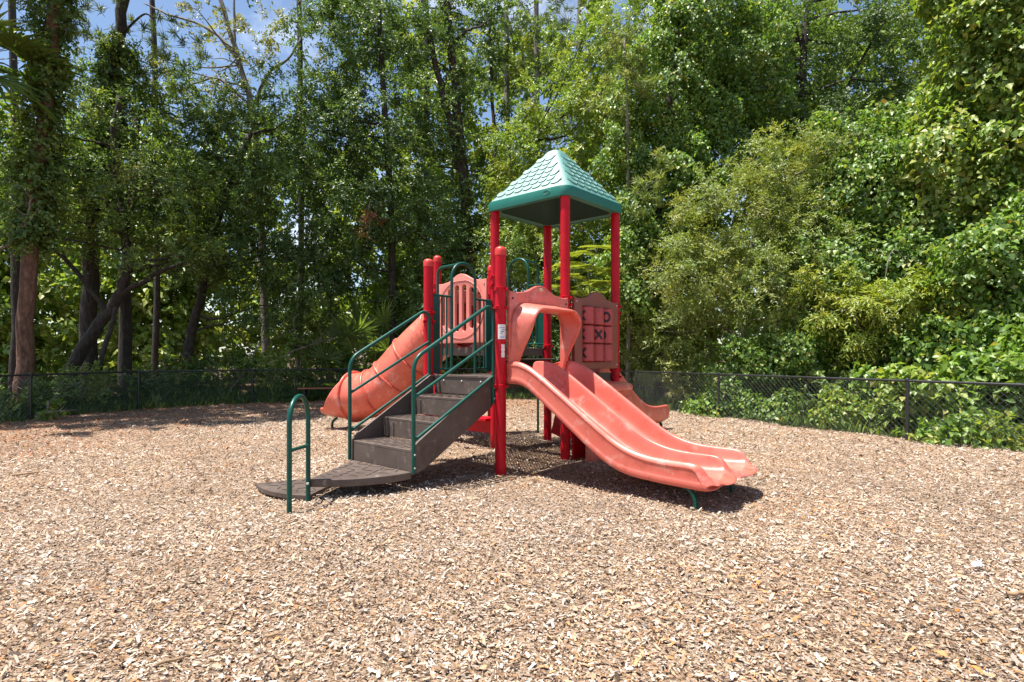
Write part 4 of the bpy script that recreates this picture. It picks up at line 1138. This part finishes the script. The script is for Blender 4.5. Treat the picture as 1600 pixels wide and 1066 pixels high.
tree('laurel_tree', 'bright laurel crown directly behind the roof of the playset', 'tree', GP(850, 19), [([GP(850, 19), V3(848, 450, 19), V3(838, 320, 19), V3(825, 220, 19)], 0.12, 0.06)],
     [LB(830, 300, 18.4, 1.4, 1.2), LB(880, 215, 18.6, 1.4, 1.1), LB(862, 165, 18.9, 1.2, 1.0), LB(945, 180, 18.2, 1.4, 1.3), LB(800, 235, 18.8, 0.9, 0.8), LB(930, 290, 17.8, 1.4, 1.2), LB(800, 390, 18.4, 1.1, 1.1), LB(870, 400, 18.2, 1.4, 1.2), LB(930, 90, 18.6, 1.0, 1.0), LB(985, 30, 18.6, 1.1, 1.0)], 'bright', M_DARKBARK, leaf=0.088, dens=12, limbs=16)
# --- right side
tree('vine_column', 'tall column of vines right of the roof with dark folds', 'tree', GP(1030, 16.6), [([GP(1030, 16.6), V3(1030, 300, 16.6), V3(1060, 60, 16.6), V3(1070, -100, 16.6)], 0.16, 0.08)],
     [LB(1030, 330, 16.2, 1.15, 1.9), LB(1060, 120, 16.4, 1.25, 2.1), LB(1000, 430, 15.8, 1.0, 1.3), LB(1100, 10, 16.6, 1.1, 1.4), LB(1130, 200, 16.6, 1.0, 1.5), LB(985, 230, 16.8, 0.8, 1.5), LB(1090, 300, 15.6, 0.9, 1.3), LB(1180, 90, 16.4, 1.0, 1.3)], 'vine', M_DARKBARK, style='vine', leaf=0.095, dens=10, vdens=330, limbs=8, lump=0.30, extra=strands([LB(1030, 330, 16.2, 1.15, 1.9), LB(1060, 120, 16.4, 1.25, 2.1), LB(1100, 10, 16.6, 1.1, 1.4), LB(1130, 200, 16.6, 1.0, 1.5)], 60, .8, 2.6, .09, 'vine'))
tree('cypress_tree', 'pale feathery cypress tufts poking from the vine column', 'tree', GP(980, 15.9), [([GP(980, 15.9), V3(982, 300, 15.9), V3(975, 60, 15.9)], 0.07, 0.03)],
     [LB(972, 70, 15.6, 0.65, 0.8), LB(1000, 120, 15.4, 0.5, 0.6), LB(1020, 270, 14.9, 0.5, 0.5), LB(1005, 320, 14.9, 0.4, 0.4), LB(955, 150, 15.5, 0.5, 0.5)], 'cypress', M_PALEBARK, style='needle', leaf=0.20, dens=46, twigs=4, per=9, limbs=8, limb_r=0.02)
tree('shaded_tree', 'dark tree with sky flecks high above the willow shrub', 'tree', GP(1270, 18.2), [([GP(1270, 18.2), V3(1265, 350, 18.2), V3(1255, 150, 18.2), V3(1262, -60, 18.2)], 0.17, 0.08), ([V3(1258, 260, 18.2), V3(1330, 120, 18), V3(1390, 20, 18)], 0.08, 0.03)],
     [LB(1230, 90, 18, 1.7, 1.4), LB(1180, 190, 17.4, 1.5, 1.2), LB(1300, 190, 17.8, 1.4, 1.0), LB(1390, 60, 17.8, 1.5, 1.1, k=.7), LB(1420, 180, 17.2, 1.3, 1.0), LB(1310, 20, 18.2, 1.6, 1.0, k=.6), LB(1180, 20, 18, 1.4, 1.2), LB(1350, 110, 18.4, 1.5, 1.2), LB(1450, -10, 18, 1.5, 1.0), LB(1130, 90, 18.4, 1.3, 1.4), LB(1480, 120, 17.6, 1.2, 1.2)], 'dark', M_DARKBARK, leaf=0.088, dens=10, limbs=18)
tree('willow_shrub', 'tall grey-green willow-leaved shrub behind the right fence', 'shrub', GP(1160, 14.4), [([GP(1160, 14.4), V3(1165, 450, 14.3), V3(1190, 300, 14.2)], 0.07, 0.03), ([GP(1180, 14.4), V3(1230, 450, 14.2), V3(1260, 320, 14.2)], 0.06, 0.02)],
     [LB(1140, 340, 13.9, 1.3, 1.2), LB(1230, 270, 14.2, 1.2, 1.0), LB(1090, 430, 13.6, 1.1, 1.0), LB(1190, 430, 13.2, 1.4, 1.1), LB(1280, 370, 13.6, 1.1, 1.1), LB(1060, 515, 14.8, 0.9, 0.8), LB(1030, 440, 15.2, 0.9, 1.0), LB(1300, 260, 14.4, 1.0, 0.9)], 'willow', M_PALEBARK, leaf=0.075, dens=19, rad=0.42, twigs=9, per=10, aspect=0.34, limbs=16, limb_r=0.03)
tree('vine_wall', 'tall wall of broad pale vine leaves at the upper right edge', 'tree', GP(1600, 12.4), [([GP(1600, 12.4), V3(1590, 300, 12.4), V3(1560, 0, 12.4)], 0.14, 0.07)],
     [LB(1560, 90, 12.0, 1.0, 1.5), LB(1500, 260, 12.2, 0.9, 1.3), LB(1620, 260, 11.6, 1.1, 1.5), LB(1640, 60, 11.8, 1.2, 1.6), LB(1440, 330, 12.8, 0.9, 1.0), LB(1530, -40, 12.4, 1.2, 1.0)], 'bright', M_DARKBARK, style='vine', leaf=0.12, dens=9, vdens=230, limbs=8, lump=0.28, extra=strands([LB(1560, 90, 12.0, 1.0, 1.5), LB(1500, 260, 12.2, 0.9, 1.3), LB(1440, 330, 12.8, 0.9, 1.0)], 40, .6, 2.0, .11, 'bright'))
tree('vine_thicket', 'mid-height vine thicket between willow shrub and right vine wall', 'shrub', GP(1380, 13.6), [([GP(1380, 13.6), V3(1370, 400, 13.6), V3(1360, 260, 13.6)], 0.08, 0.04)],
     [LB(1370, 300, 13.4, 1.2, 1.1), LB(1440, 420, 12.6, 1.2, 1.0), LB(1320, 420, 13.2, 1.0, 1.1), LB(1330, 240, 14.2, 1.0, 0.8), LB(1420, 220, 13.8, 1.0, 1.1), LB(1390, 520, 12.6, 1.0, 0.8)], 'vine', M_DARKBARK, style='vine', leaf=0.10, dens=10, vdens=300, limbs=6, extra=strands([LB(1370, 300, 13.4, 1.2, 1.1), LB(1320, 420, 13.2, 1.0, 1.1), LB(1230, 400, 13.2, 1.2, 1.0), LB(1440, 420, 12.6, 1.2, 1.0)], 50, .7, 2.2, .085, 'vine'))
tree('yellow_shrub', 'yellow-green drooping shrub in the middle of the right thicket', 'shrub', GP(1360, 12.2), [([GP(1360, 12.2), V3(1370, 540, 12.1), V3(1380, 450, 12.0)], 0.05, 0.02), ([GP(1375, 12.2), V3(1420, 540, 12.0), V3(1440, 470, 11.9)], 0.04, 0.02)],
     [LB(1350, 500, 11.9, 0.9, 0.65), LB(1420, 480, 11.6, 0.9, 0.6), LB(1300, 460, 12.4, 0.8, 0.6), LB(1470, 450, 11.6, 0.8, 0.6)], 'yellow', M_PALEBARK, leaf=0.095, dens=22, rad=0.40, twigs=8, per=9, aspect=0.30, droop=0.6, limbs=14, limb_r=0.02)
tree('vine_thicket', 'leafy green mass above the fence at the right edge', 'shrub', GP(1570, 10.9), [([GP(1570, 10.9), V3(1575, 500, 10.8), V3(1570, 380, 10.8)], 0.08, 0.04)],
     [LB(1560, 440, 10.8, 1.0, 0.9), LB(1640, 520, 10.2, 1.0, 1.0), LB(1500, 540, 11.2, 0.8, 0.7), LB(1640, 380, 10.8, 1.0, 0.9)], 'vine', M_DARKBARK, style='vine', leaf=0.105, dens=12, vdens=320, limbs=6)
def low(px, py, Z, rx, rz, lab, pal='vine', leaf=0.085, style='vine', name='shrub', cat='shrub', vd=420, **kw):
    tree(name, lab, cat, GP(px, Z), [([GP(px, Z), V3(px + 3, (py + 620) / 2, Z), V3(px, py, Z)], 0.03, 0.012)], [LB(px, py, Z, rx, rz)], pal, M_PALEBARK, style=style, leaf=leaf, dens=kw.pop('dens', 20) * 1.7, rad=kw.pop('rad', 0.34), limbs=6, vdens=vd, limb_r=0.012, **kw)
low(1015, 540, 16.3, 1.0, 0.9, 'rounded shrub right of the tower above the fence', 'willow', style='spray', aspect=0.38, leaf=.075)
low(1075, 585, 14.8, 0.7, 0.75, 'leafy shrub behind the fence right of the small slide', 'willow', style='spray', aspect=.4, leaf=.075)
low(1160, 590, 13.2, 0.8, 0.8, 'shrub behind the fence bay right of its nearer post', 'vine', leaf=.08)
low(1235, 560, 12.9, 0.8, 0.9, 'drooping vine heap below the willow shrub', 'vine', leaf=.085)
low(1290, 630, 12.0, 0.6, 0.55, 'low dark shrub seen through the mesh', 'dark', leaf=.08, style='spray')
low(1370, 630, 11.0, 0.5, 0.5, 'small broad-leaved vine seen through the fence mesh', 'vine', leaf=.11, vd=330)
low(1460, 640, 10.1, 0.75, 0.62, 'broad-leaved vine spilling over the fence by the near post', 'bright', leaf=.12, vd=380)
low(1560, 640, 9.4, 0.75, 0.65, 'broad-leaved vine heap at the right end of the fence', 'vine', leaf=.12, vd=380)
low(1640, 610, 9.0, 0.8, 0.9, 'vine heap cut by the right frame edge', 'vine', leaf=.12, vd=380)
low(1120, 640, 13.0, .6, .42, 'low vine heap at the fence post right of the small slide', 'vine', leaf=.08, vd=420)
low(1200, 645, 12.3, .6, .40, 'low vine heap in the middle of the right fence bay', 'vine', leaf=.08, vd=420)
low(1335, 655, 11.0, .55, .36, 'low vine heap left of the nearest fence post', 'bright', leaf=.09, vd=420)
low(1480, 690, 8.75, 0.38, 0.14, 'ground vine creeping under the fence onto the chips', 'vine', leaf=.09, vd=420)
low(1570, 696, 8.35, 0.42, 0.15, 'ground vine in front of the fence at the right edge', 'bright', leaf=.09, vd=420)
low(880, 560, 18.3, 1.3, 0.9, 'shrub behind the tower legs', 'dark', style='spray')
low(960, 500, 16.8, 1.0, 1.2, 'dense shrub between the tower posts', 'bright', style='spray')
low(790, 560, 18.8, 1.1, 1.0, 'dark shrub behind the middle of the playset', 'dark', style='spray')
low(700, 540, 18.6, 1.2, 1.0, 'shrub behind the stair top', 'dark', style='spray')
low(640, 470, 19.4, 1.2, 1.2, 'shrub above the tube slide', 'oak', style='spray')
low(430, 560, 17.6, 1.0, 0.8, 'loose bright shrub left of the palmettos', 'bright', style='spray', dens=13)
low(500, 500, 19.4, 1.2, 1.0, 'tall loose shrub behind the palmettos', 'oak', style='spray', dens=14)
low(340, 580, 17.0, 0.9, 0.5, 'scrubby plant under the slanting trunk', 'oak', style='spray', dens=13)
low(260, 590, 15.9, 0.8, 0.4, 'scrubby plant right of the second fence post', 'oak', style='spray', dens=13)
low(170, 610, 15.2, 0.7, 0.35, 'dark scrub at the foot of the forked oak', 'dark', style='spray', dens=16)
low(133, 606, 13.9, 0.5, 0.32, 'pale-leaved sapling behind the left fence mesh', 'willow', style='spray', dens=20, leaf=.08)
low(10, 625, 12.4, 0.7, 0.4, 'leafy plant at the left frame edge', 'oak', style='spray', dens=18)
low(73, 638, 11.95, 0.20, 0.15, 'small bright sprout in front of the left fence', 'bright', style='spray', dens=60, rad=.14, twigs=5, per=7, leaf=.06)
low(560, 600, 18.2, 1.0, 0.4, 'dark scrub behind the red-brown bench', 'dark', style='spray', dens=14)

# feathery mimosa behind the tower: flat layered sprays of tiny leaflets
def mimosa():
    rng = np.random.default_rng(55); b = GP(925, 15.2); o = empty('mimosa_tree', b)
    setp(o, 'feathery yellow-green mimosa between the tower posts', 'tree')
    out = []
    cs = [(905, 395, 15), (935, 385, 15), (920, 415, 14.8), (895, 430, 14.9), (945, 420, 15), (925, 440, 14.7), (900, 455, 15), (940, 455, 14.9), (885, 410, 15.2), (915, 470, 15), (870, 445, 15.2), (950, 440, 15)]
    paths = [([b, V3(925, 500, 15.1), V3(918, 420, 15.0)], 0.03, 0.012)]
    for (px, py, Z) in cs:
        c = np.array(at(px, py, Z)); paths.append(([V3(921, py + 40, 15.05), tuple(c)], 0.010, 0.005))
        for f in range(7):
            a = rng.uniform(0, 6.28); d = np.array([math.cos(a), math.sin(a), rng.uniform(-.25, .1)]); L = rng.uniform(.28, .5)
            s_ = norm(np.cross(d, [0, 0, 1.0]))
            for pin in np.linspace(.15, 1, 8):
                for sg in (-1, 1):
                    pd = norm(d * .55 + s_ * sg); pl = .16 * (1 - .6 * abs(pin - .5)); k = 9
                    t = np.linspace(.1, 1, k)[:, None]
                    P = c + d * L * pin + pd * pl * t; P[:, 2] -= 0.10 * pin * pin * L
                    for s2 in (-1, 1):
                        D = np.tile(norm(np.cross(pd, [0, 0, 1.0]) * s2 + pd * .3), (k, 1)) + rng.normal(0, .1, (k, 3))
                        out.append((P, D, np.tile([0, 0, 1.0], (k, 1)) + rng.normal(0, .2, (k, 3)), np.full(k, .030), np.full(k, .016), palette(rng, 'yellow', k, .12)))
    trunk_part('trunk', o, rng, paths, M_PALEBARK, 6)
    crown('crown', out, M_LEAF, o)
mimosa()

# fan palms: each frond a pleated fan on a stalk
def fan_palm(name, label, base, fronds, stalk, rad, seed, pal='willow', trunk=None, crown_z=0.1, spread=(0.15, 1.25)):
    rng = np.random.default_rng(seed); o = empty(name, base); setp(o, label, 'palm')
    if trunk: trunk_part('trunk', o, rng, [trunk], M_PALEBARK)
    c0 = Vector((0, 0, crown_z))
    for i in range(fronds):
        a = i * 2.399 + rng.uniform(-.3, .3); el = rng.uniform(*spread)
        d = Vector((math.cos(a) * math.cos(el), math.sin(a) * math.cos(el), math.sin(el)))
        L = stalk * rng.uniform(.7, 1.15); tip = c0 + d * L + Vector((0, 0, -0.12 * L * math.cos(el)))
        st = MB(); st.tube([c0, c0 + d * L * .5 + Vector((0, 0, .03)), tip], [0.012, 0.010, 0.007], 5)
        fd = (tip - (c0 + d * L * .5)).normalized(); sx = fd.cross(Vector((0, 0, 1))).normalized(); up = sx.cross(fd)
        nb = 19; P, D, N, Ls, W = [], [], [], [], []
        for k in range(nb):
            b = R(-118 + 236 * k / (nb - 1)); v = fd * math.cos(b) + sx * math.sin(b) + up * (0.10 + .2 * abs(math.sin(b)))
            P.append(tip); D.append(v + Vector(rng.normal(0, .05, 3)) + Vector((0, 0, -.14))); N.append(up + sx * (0.25 if k % 2 else -0.25)); Ls.append(rad * rng.uniform(.8, 1.05) * (1 - .25 * abs(b) / 2.1)); W.append(rad * .085)
        col = palette(rng, pal, 1, .15).repeat(nb, 0) * rng.normal(1, .06, (nb, 1))
        A = [np.array([tuple(q) for q in X]) for X in (P, D, N)]
        V = leaf_verts(A[0], A[1], A[2], np.array(Ls), np.array(W), fold=.15, wide=.5)
        fo = quads_mesh('frond', V, nb, col, M_LEAF, o)
        st.build('stalk', M_STALK, fo, True)
M_STALK = mottled('palm_stalk', (0.10, 0.14, 0.04), (0.16, 0.19, 0.06), 0.5, 8)
fan_palm('palmetto', 'grey-green palmetto fan cluster rising behind the tube slide', GP(575, 17.9), 16, 2.1, 0.95, 3, crown_z=.35, spread=(.35, 1.4), pal='oak')
fan_palm('palmetto', 'low palmetto left of the tube slide by the bench', GP(520, 17.9), 12, 1.5, 0.85, 4, crown_z=.15, pal='oak')
fan_palm('palmetto', 'dark palmetto close to the tube behind the fence', GP(618, 18.1), 11, 1.9, 0.85, 5, pal='oak', crown_z=.25)
fan_palm('cabbage_palm', 'cabbage palm fronds hanging in at the upper left edge', GP(-28, 12.6), 20, 1.0, 1.05, 6, pal='oak', trunk=([GP(-28, 12.6), V3(-28, 300, 12.6), V3(-24, 95, 12.6)], 0.15, 0.13), crown_z=at(0, 95, 12.6).z + .09, spread=(-.7, 1.2))

# dead russet sprig in the laurel, bare fallen branches
tree('dead_branch', 'russet dead leaf cluster hanging in the laurel', 'branch', V3(600, 310, 17.4), [([V3(600, 300, 17.6), V3(588, 325, 17.3), V3(578, 350, 17.2)], .02, .008)], [LB(578, 350, 17.2, .4, .55)], 'dead', M_PALEBARK, dens=10, rad=.25, leaf=.07, limbs=6, limb_r=.01)
def bare_branch(label, pts, r0, seed, twigs=14):
    rng = np.random.default_rng(seed); b = Vector(pts[0]); o = empty('fallen_branch', b); setp(o, label, 'branch', 'bare fallen branches')
    P = smooth_path(pts, 6); paths = []
    for i in range(twigs):
        s_ = P[rng.integers(2, len(P) - 1)]; e_ = s_ + Vector(rng.normal(0, .42, 3)) + Vector((0, 0, .22)); e_.z = max(e_.z, 0.1)
        paths.append(([s_, s_.lerp(e_, .5) + Vector(rng.normal(0, .07, 3)), e_], r0 * .4, .004))
    trunk_part('bough', o, rng, [(pts, r0, r0 * .35)], M_PALEBARK); trunk_part('twig', o, rng, paths, M_PALEBARK)
bare_branch('grey bare bough arching over the bench behind the fence', [V3(395, 585, 17.4), V3(450, 553, 17.4), V3(500, 535, 17.4), V3(555, 520, 17.5)], .045, 1)
bare_branch('thin upright grey stem left of the palmettos', [V3(455, 628, 17.6), V3(470, 560, 17.6), V3(458, 500, 17.6), V3(462, 430, 17.7)], .03, 2, 10)
bare_branch('pale crossed stems behind the fence below the bough', [V3(350, 620, 17), V3(380, 585, 17), V3(402, 545, 17), V3(425, 520, 17)], .03, 3, 10)
bare_branch('broken grey limb against the pine at the left edge', [V3(0, 390, 12.9), V3(20, 375, 12.9), V3(38, 350, 12.9), V3(50, 310, 12.9)], .045, 4, 6)

# grass and low ground cover along the fence foot
def ground_cover():
    rng = np.random.default_rng(9); P_, n = [], 0
    Pn, D, N, L, W, C = [], [], [], [], [], []
    segs = list(zip(YARD[1:], YARD[2:]))
    for (a, b), cnt in zip(segs, (800, 1000, 1200, 1100, 600, 400, 400, 160, 110, 110, 30)):
        a, b = np.array(a), np.array(b); t = rng.random(cnt)[:, None]; u_ = (b - a) / np.linalg.norm(b - a); nr = np.array([-u_[1], u_[0]])
        off = np.abs(rng.normal(0, .25, cnt))[:, None] - .06 + 3.2 * rng.random((cnt, 1)) ** 2.4
        q = a + (b - a) * t + nr * off
        if a[0] > 2 or b[0] > 3: q = q + nr * .16
        nb = 5; q = np.repeat(q, nb, 0) + rng.normal(0, .04, (cnt * nb, 2))
        z = np.zeros(cnt * nb) - .08
        Pn.append(np.column_stack([q, z])); d = rng.normal(0, .45, (cnt * nb, 3)); d[:, 2] = 1; D.append(d); N.append(rand_unit(rng, cnt * nb))
        far = np.repeat(np.clip(off[:, 0], 0, 1), nb); l = rng.uniform(.12, .26, cnt * nb) * (1 + 1.3 * far); L.append(l); W.append(np.where(rng.random(cnt * nb) < .4, .014, (.06 * rng.random(cnt * nb) + .02) * (1 + far))); C.append(palette(rng, 'oak', cnt * nb, .2))
    A = [np.concatenate(x) for x in (Pn, D, N, L, W, C)]
    o = quads_mesh('ground_cover', leaf_verts(*A[:5]), len(A[0]), A[5], M_LEAF); setp(o, 'grass and weeds growing along the foot of the fence', 'grass', kind='stuff')
ground_cover()

# woods further back, read as one mass
def far_woods():
    rng = np.random.default_rng(77); parts = []
    lobes = []
    for i in range(50):
        px = -260 + i * 44 + rng.uniform(-20, 20); Z = rng.uniform(24, 33)
        if px < 560: hs = [(560, .9), (500, .8), (450, .7), (400, .6), (330, .6), (rng.uniform(230, 300), .7)]
        elif px < 980: hs = [(540, 1.0), (470, 1.1), (380, 1.0), (rng.uniform(230, 300), .9), (rng.uniform(60, 150), .7)]
        else: hs = [(550, 1.0), (470, 1.0), (390, .9), (310, .8), (200, .9), (rng.uniform(80, 140), .8), (rng.uniform(-20, 40), .6)]
        for py, k in hs:
            p = at(px + rng.uniform(-25, 25), py, Z); lobes.append(((p.x, p.y, max(p.z, .6)), (2.0, 1.6, 1.5), k))
    C, O = clump_centres(rng, lobes, 8)
    parts.append(sprays(rng, C, O, 0.95, 6, 7, 0.27, 'bright', aspect=.62))
    A = [np.concatenate([p[i] for p in parts]) for i in range(6)]
    global NLEAF; NLEAF += len(A[0])
    o = quads_mesh('distant_woods', leaf_verts(*A[:5]), len(A[0]), A[5], M_LEAF); setp(o, 'sunlit yellow-green woods seen between the nearer trunks', 'woods', kind='stuff')
far_woods()
for i, (px, Z, r_) in enumerate(((20, 21, .16), (240, 22, .13), (465, 23, .14), (660, 23, .15))):
    o = empty('bare_trunk', GP(px, Z)); setp(o, ('distant dark trunk near the left frame edge', 'distant dark trunk between the two upright oaks', 'distant dark trunk above the bare bough', 'distant dark trunk right of the straight laurel trunk')[i], 'tree', 'dark trunks in the left woods')
    trunk_part('trunk', o, np.random.default_rng(i), [([GP(px, Z), V3(px + 6, 400, Z), V3(px - 4 + 3 * i, -80, Z)], r_, r_ * .7)], M_DARKBARK)
# ------------------------------------------------------------------ loose things on the chips
def chip_verts(P, D, N, L, W, rng):
    D = norm(D); S_ = norm(np.cross(D, N)); n = len(P); L, W = L[:, None], W[:, None]
    k = rng.uniform(.45, 1.0, (n, 2)); s = rng.uniform(-.35, .35, (n, 2))
    a = P - S_ * W * .5 * k[:, :1] + D * W * s[:, :1]; b = P + S_ * W * .5 - D * W * s[:, :1]
    c = P + D * L + S_ * W * .5 * k[:, 1:] + D * W * s[:, 1:]; d = P + D * L - S_ * W * .5 - D * W * s[:, 1:]
    return np.stack([a, b, c, d], 1).reshape(-1, 3)
def chips():
    rng = np.random.default_rng(21)
    N = 480000
    Zs = np.linspace(1.7, 18, 4000); dens = np.where(Zs < 4, 1, (4 / Zs) ** 1.15); pdf = (Zs + .6) * dens; cdf = np.cumsum(pdf); cdf /= cdf[-1]
    Y = np.interp(rng.random(N), cdf, Zs); X = rng.uniform(-1, 1, N) * (Y * 0.98 + 0.9)
    ok = inside(X, Y, [(x * 1.01, y + (.12 if y > 9 else 0)) for x, y in YARD_POLY]); X, Y = X[ok], Y[ok]; n = len(X)
    sz = np.maximum(1, Y / 5.0) ** 0.36
    L = rng.lognormal(math.log(0.0142), 0.50, n).clip(.0065, .05) * sz; W = L * rng.uniform(.22, .55, n); W = np.clip(W, .0048, .018 * sz)
    yaw = rng.uniform(0, 6.283, n); pit = rng.normal(0, .30, n)
    D = np.column_stack([np.cos(yaw) * np.cos(pit), np.sin(yaw) * np.cos(pit), np.sin(pit)])
    Nn = np.column_stack([rng.normal(0, .48, n), rng.normal(0, .48, n), np.ones(n)])
    P = np.column_stack([X, Y, terr(X, Y) + .004 + .016 * rng.random(n) + np.abs(np.sin(pit)) * L * .5]) - D * L[:, None] * .5
    pal = np.array([(.60, .50, .40), (.54, .40, .28), (.46, .30, .175), (.40, .335, .28), (.22, .135, .08), (.48, .24, .10), (.66, .58, .50), (.09, .058, .04), (.40, .18, .092)]) * np.array([.80, .785, .785])
    # patches: weathered grey, fresh tan, orange; reddish pine straw along the left and back fence
    def vn(sc_, sd):
        g_ = np.random.default_rng(sd).normal(0, 1, (160, 160)); u, v_ = (X + 14) / sc_, (Y + 2) / sc_; i, j = np.floor(u).astype(int) % 159, np.floor(v_).astype(int) % 159; a, b = u - np.floor(u), v_ - np.floor(v_)
        a, b = a * a * (3 - 2 * a), b * b * (3 - 2 * b)
        return (g_[i, j] * (1 - a) + g_[i + 1, j] * a) * (1 - b) + (g_[i, j + 1] * (1 - a) + g_[i + 1, j + 1] * a) * b
    patch = .9 * vn(1.3, 1) + .7 * vn(.5, 2)
    damp = .7 * vn(.9, 3) + .6 * vn(.33, 4)
    w = np.array([.21, .20, .15, .13, .12, .055, .12, .085, 0.0])[None, :].repeat(n, 0)
    w[:, 5] *= np.clip(1 + 1.2 * patch, .15, 5); w[:, 2] *= np.clip(1 + .35 * patch, .3, 2); w[:, 6] *= np.clip(1 - .4 * patch, .2, 2)
    dl = np.full(n, 9.0)
    for a, b in zip(YARD[:7], YARD[1:8]):
        a, b = np.array(a), np.array(b); t = np.clip(((X - a[0]) * (b - a)[0] + (Y - a[1]) * (b - a)[1]) / ((b - a) @ (b - a)), 0, 1)
        dl = np.minimum(dl, np.hypot(X - a[0] - t * (b - a)[0], Y - a[1] - t * (b - a)[1]))
    straw = np.clip(1.3 - dl / 4.0, 0, 1)
    orange = np.exp(-((X - 2.45) ** 2 + (Y - 5.1) ** 2) / .22) + .8 * np.exp(-((X - .2) ** 2 + (Y - 7.0) ** 2) / 1.2)
    w[:, 8] += straw * 2.0; w[:, 5] += straw * .35 + orange * .5; w[:, 4] += straw * .45; w[:, [0, 6]] *= (1 - .8 * straw)[:, None]
    w /= w.sum(1, keepdims=True); ci = (w.cumsum(1) > rng.random((n, 1))).argmax(1)
    col = pal[ci] * rng.normal(1, .18, (n, 1)).clip(.5, 1.5) * (1 + .15 * damp).clip(.55, 1.3)[:, None]
    o = quads_mesh('wood_chips', chip_verts(P, D, Nn, L, W, rng), n, col.clip(.02, .8), M_CHIP)
    setp(o, 'tan and grey wood chips covering the play area', 'wood chips', kind='stuff')
chips()

def stick(label, p0, p1, r_, seed, mat=M_STICK):
    rng = np.random.default_rng(seed); a, b = Vector((*p0, 0)), Vector((*p1, 0))
    m = MB(); P = [a.lerp(b, t) + Vector((rng.normal(0, .008), rng.normal(0, .008), 0)) for t in (0, .25, .5, .75, 1)]
    for p in P: p.z = float(terr(p.x, p.y)) + .022 + r_ * .6
    r_ = r_ * .6; m.tube([p - P[0] for p in P], [r_, r_ * 1.1, r_ * .95, r_ * .9, r_ * .5], 7)
    o = m.build('stick', mat, None, True); o.location = P[0]; setp(o, label, 'stick', 'sticks on the chips')
def GX(px, py): Z = CH * FPX / (py - YH); return ((px - 800) / FPX * Z, Z)
stick('short brown stick lying alone on the left chips', GX(18, 747), GX(58, 745), .022, 1)
stick('dark wood chunk at the right frame edge', GX(1572, 938), GX(1606, 937), .020, 2)
stick('thin dark twig right of the slide exit in the middle distance', GX(1460, 842), GX(1486, 848), .006, 3)
stick('thin dark twig low on the right chips', GX(1425, 946), GX(1450, 954), .006, 4)
stick('dark splinter near the lower left corner', GX(250, 1046), GX(290, 1034), .012, 5)
stick('long dark splinter in the lower middle', GX(783, 988), GX(822, 972), .007, 6)
stick('flat bark piece in the lower left middle', GX(415, 998), GX(438, 996), .014, 7)
stick('small dark chunk just beyond the slide exit', GX(1187, 755), GX(1196, 754), .018, 8)
def scrap():
    x, y = GX(1527, 889); m = MB(); z = float(terr(x, y)) + .03
    vs = [(-.035, -.02, 0), (.0, -.028, .012), (.036, -.016, .004), (.034, .018, .010), (.0, .024, .020), (-.03, .016, .006)]
    m.add(vs, [(0, 1, 4, 5), (1, 2, 3, 4)]); m.add([(a * .98, b * .98, c - .003) for a, b, c in vs], [(5, 4, 1, 0), (4, 3, 2, 1)])
    o = m.build('litter_scrap', M_PAPER); o.location = (x, y, z); setp(o, 'crumpled pale blue scrap on the right chips', 'litter')
scrap()
def fallen_leaf(px, py, label, seed, s_=0.55):
    rng = random.Random(seed); x, y = GX(px, py); z = float(terr(x, y)) + .028; m = MB(); L = .05 * s_
    vs = [(-L, 0, 0), (-L * .3, -L * .5, .012), (L * .4, -L * .42, .010), (L, 0, .004), (L * .4, L * .42, .014), (-L * .3, L * .5, .008), (0, 0, .001)]
    m.add(vs, [(0, 1, 6), (1, 2, 6), (2, 3, 6), (3, 4, 6), (4, 5, 6), (5, 0, 6)])
    o = m.build('fallen_leaf', M_DRYLEAF); o.location = (x, y, z); o.rotation_euler = (rng.uniform(-.3, .3), rng.uniform(-.3, .3), rng.uniform(0, 6)); setp(o, label, 'leaf', 'fallen orange leaves')
for i, (px, py, lab) in enumerate(((1349, 940, 'orange fallen leaf in the lower right middle'), (1183, 922, 'rust fallen leaf below the slide exit'), (1497, 968, 'orange fallen leaf left of the right-edge chunk'), (1470, 1040, 'orange fallen leaf near the bottom right corner'), (1525, 1063, 'yellow-orange fallen leaf on the bottom edge at right'), (1288, 845, 'small rust leaf right of the slide exit'), (1344, 806, 'rust leaf farthest right of the slide exit'), (1455, 922, 'rust leaf left of the blue scrap'))):
    fallen_leaf(px, py, lab, i)

# red-brown bench by the back fence
bx, by = at(508, 607, 16.9).x, 16.9
bo = empty('bench', (bx, by, 0), R(6)); setp(bo, 'low red-brown plank bench left of the tube slide', 'bench')
for k in (-1, 0, 1):
    m = MB(); m.box((0, k * .105, .385), (1.55, .095, .04)); m.build('plank', M_BENCH, bo, bevel=.006)
for s_ in (-.58, .58):
    m = MB(); m.box((s_, 0, .17), (.06, .26, .38)); m.box((s_, 0, .352), (.08, .32, .024)); m.build('leg', M_SLOT, bo, bevel=.005)
print('LEAVES', NLEAF)
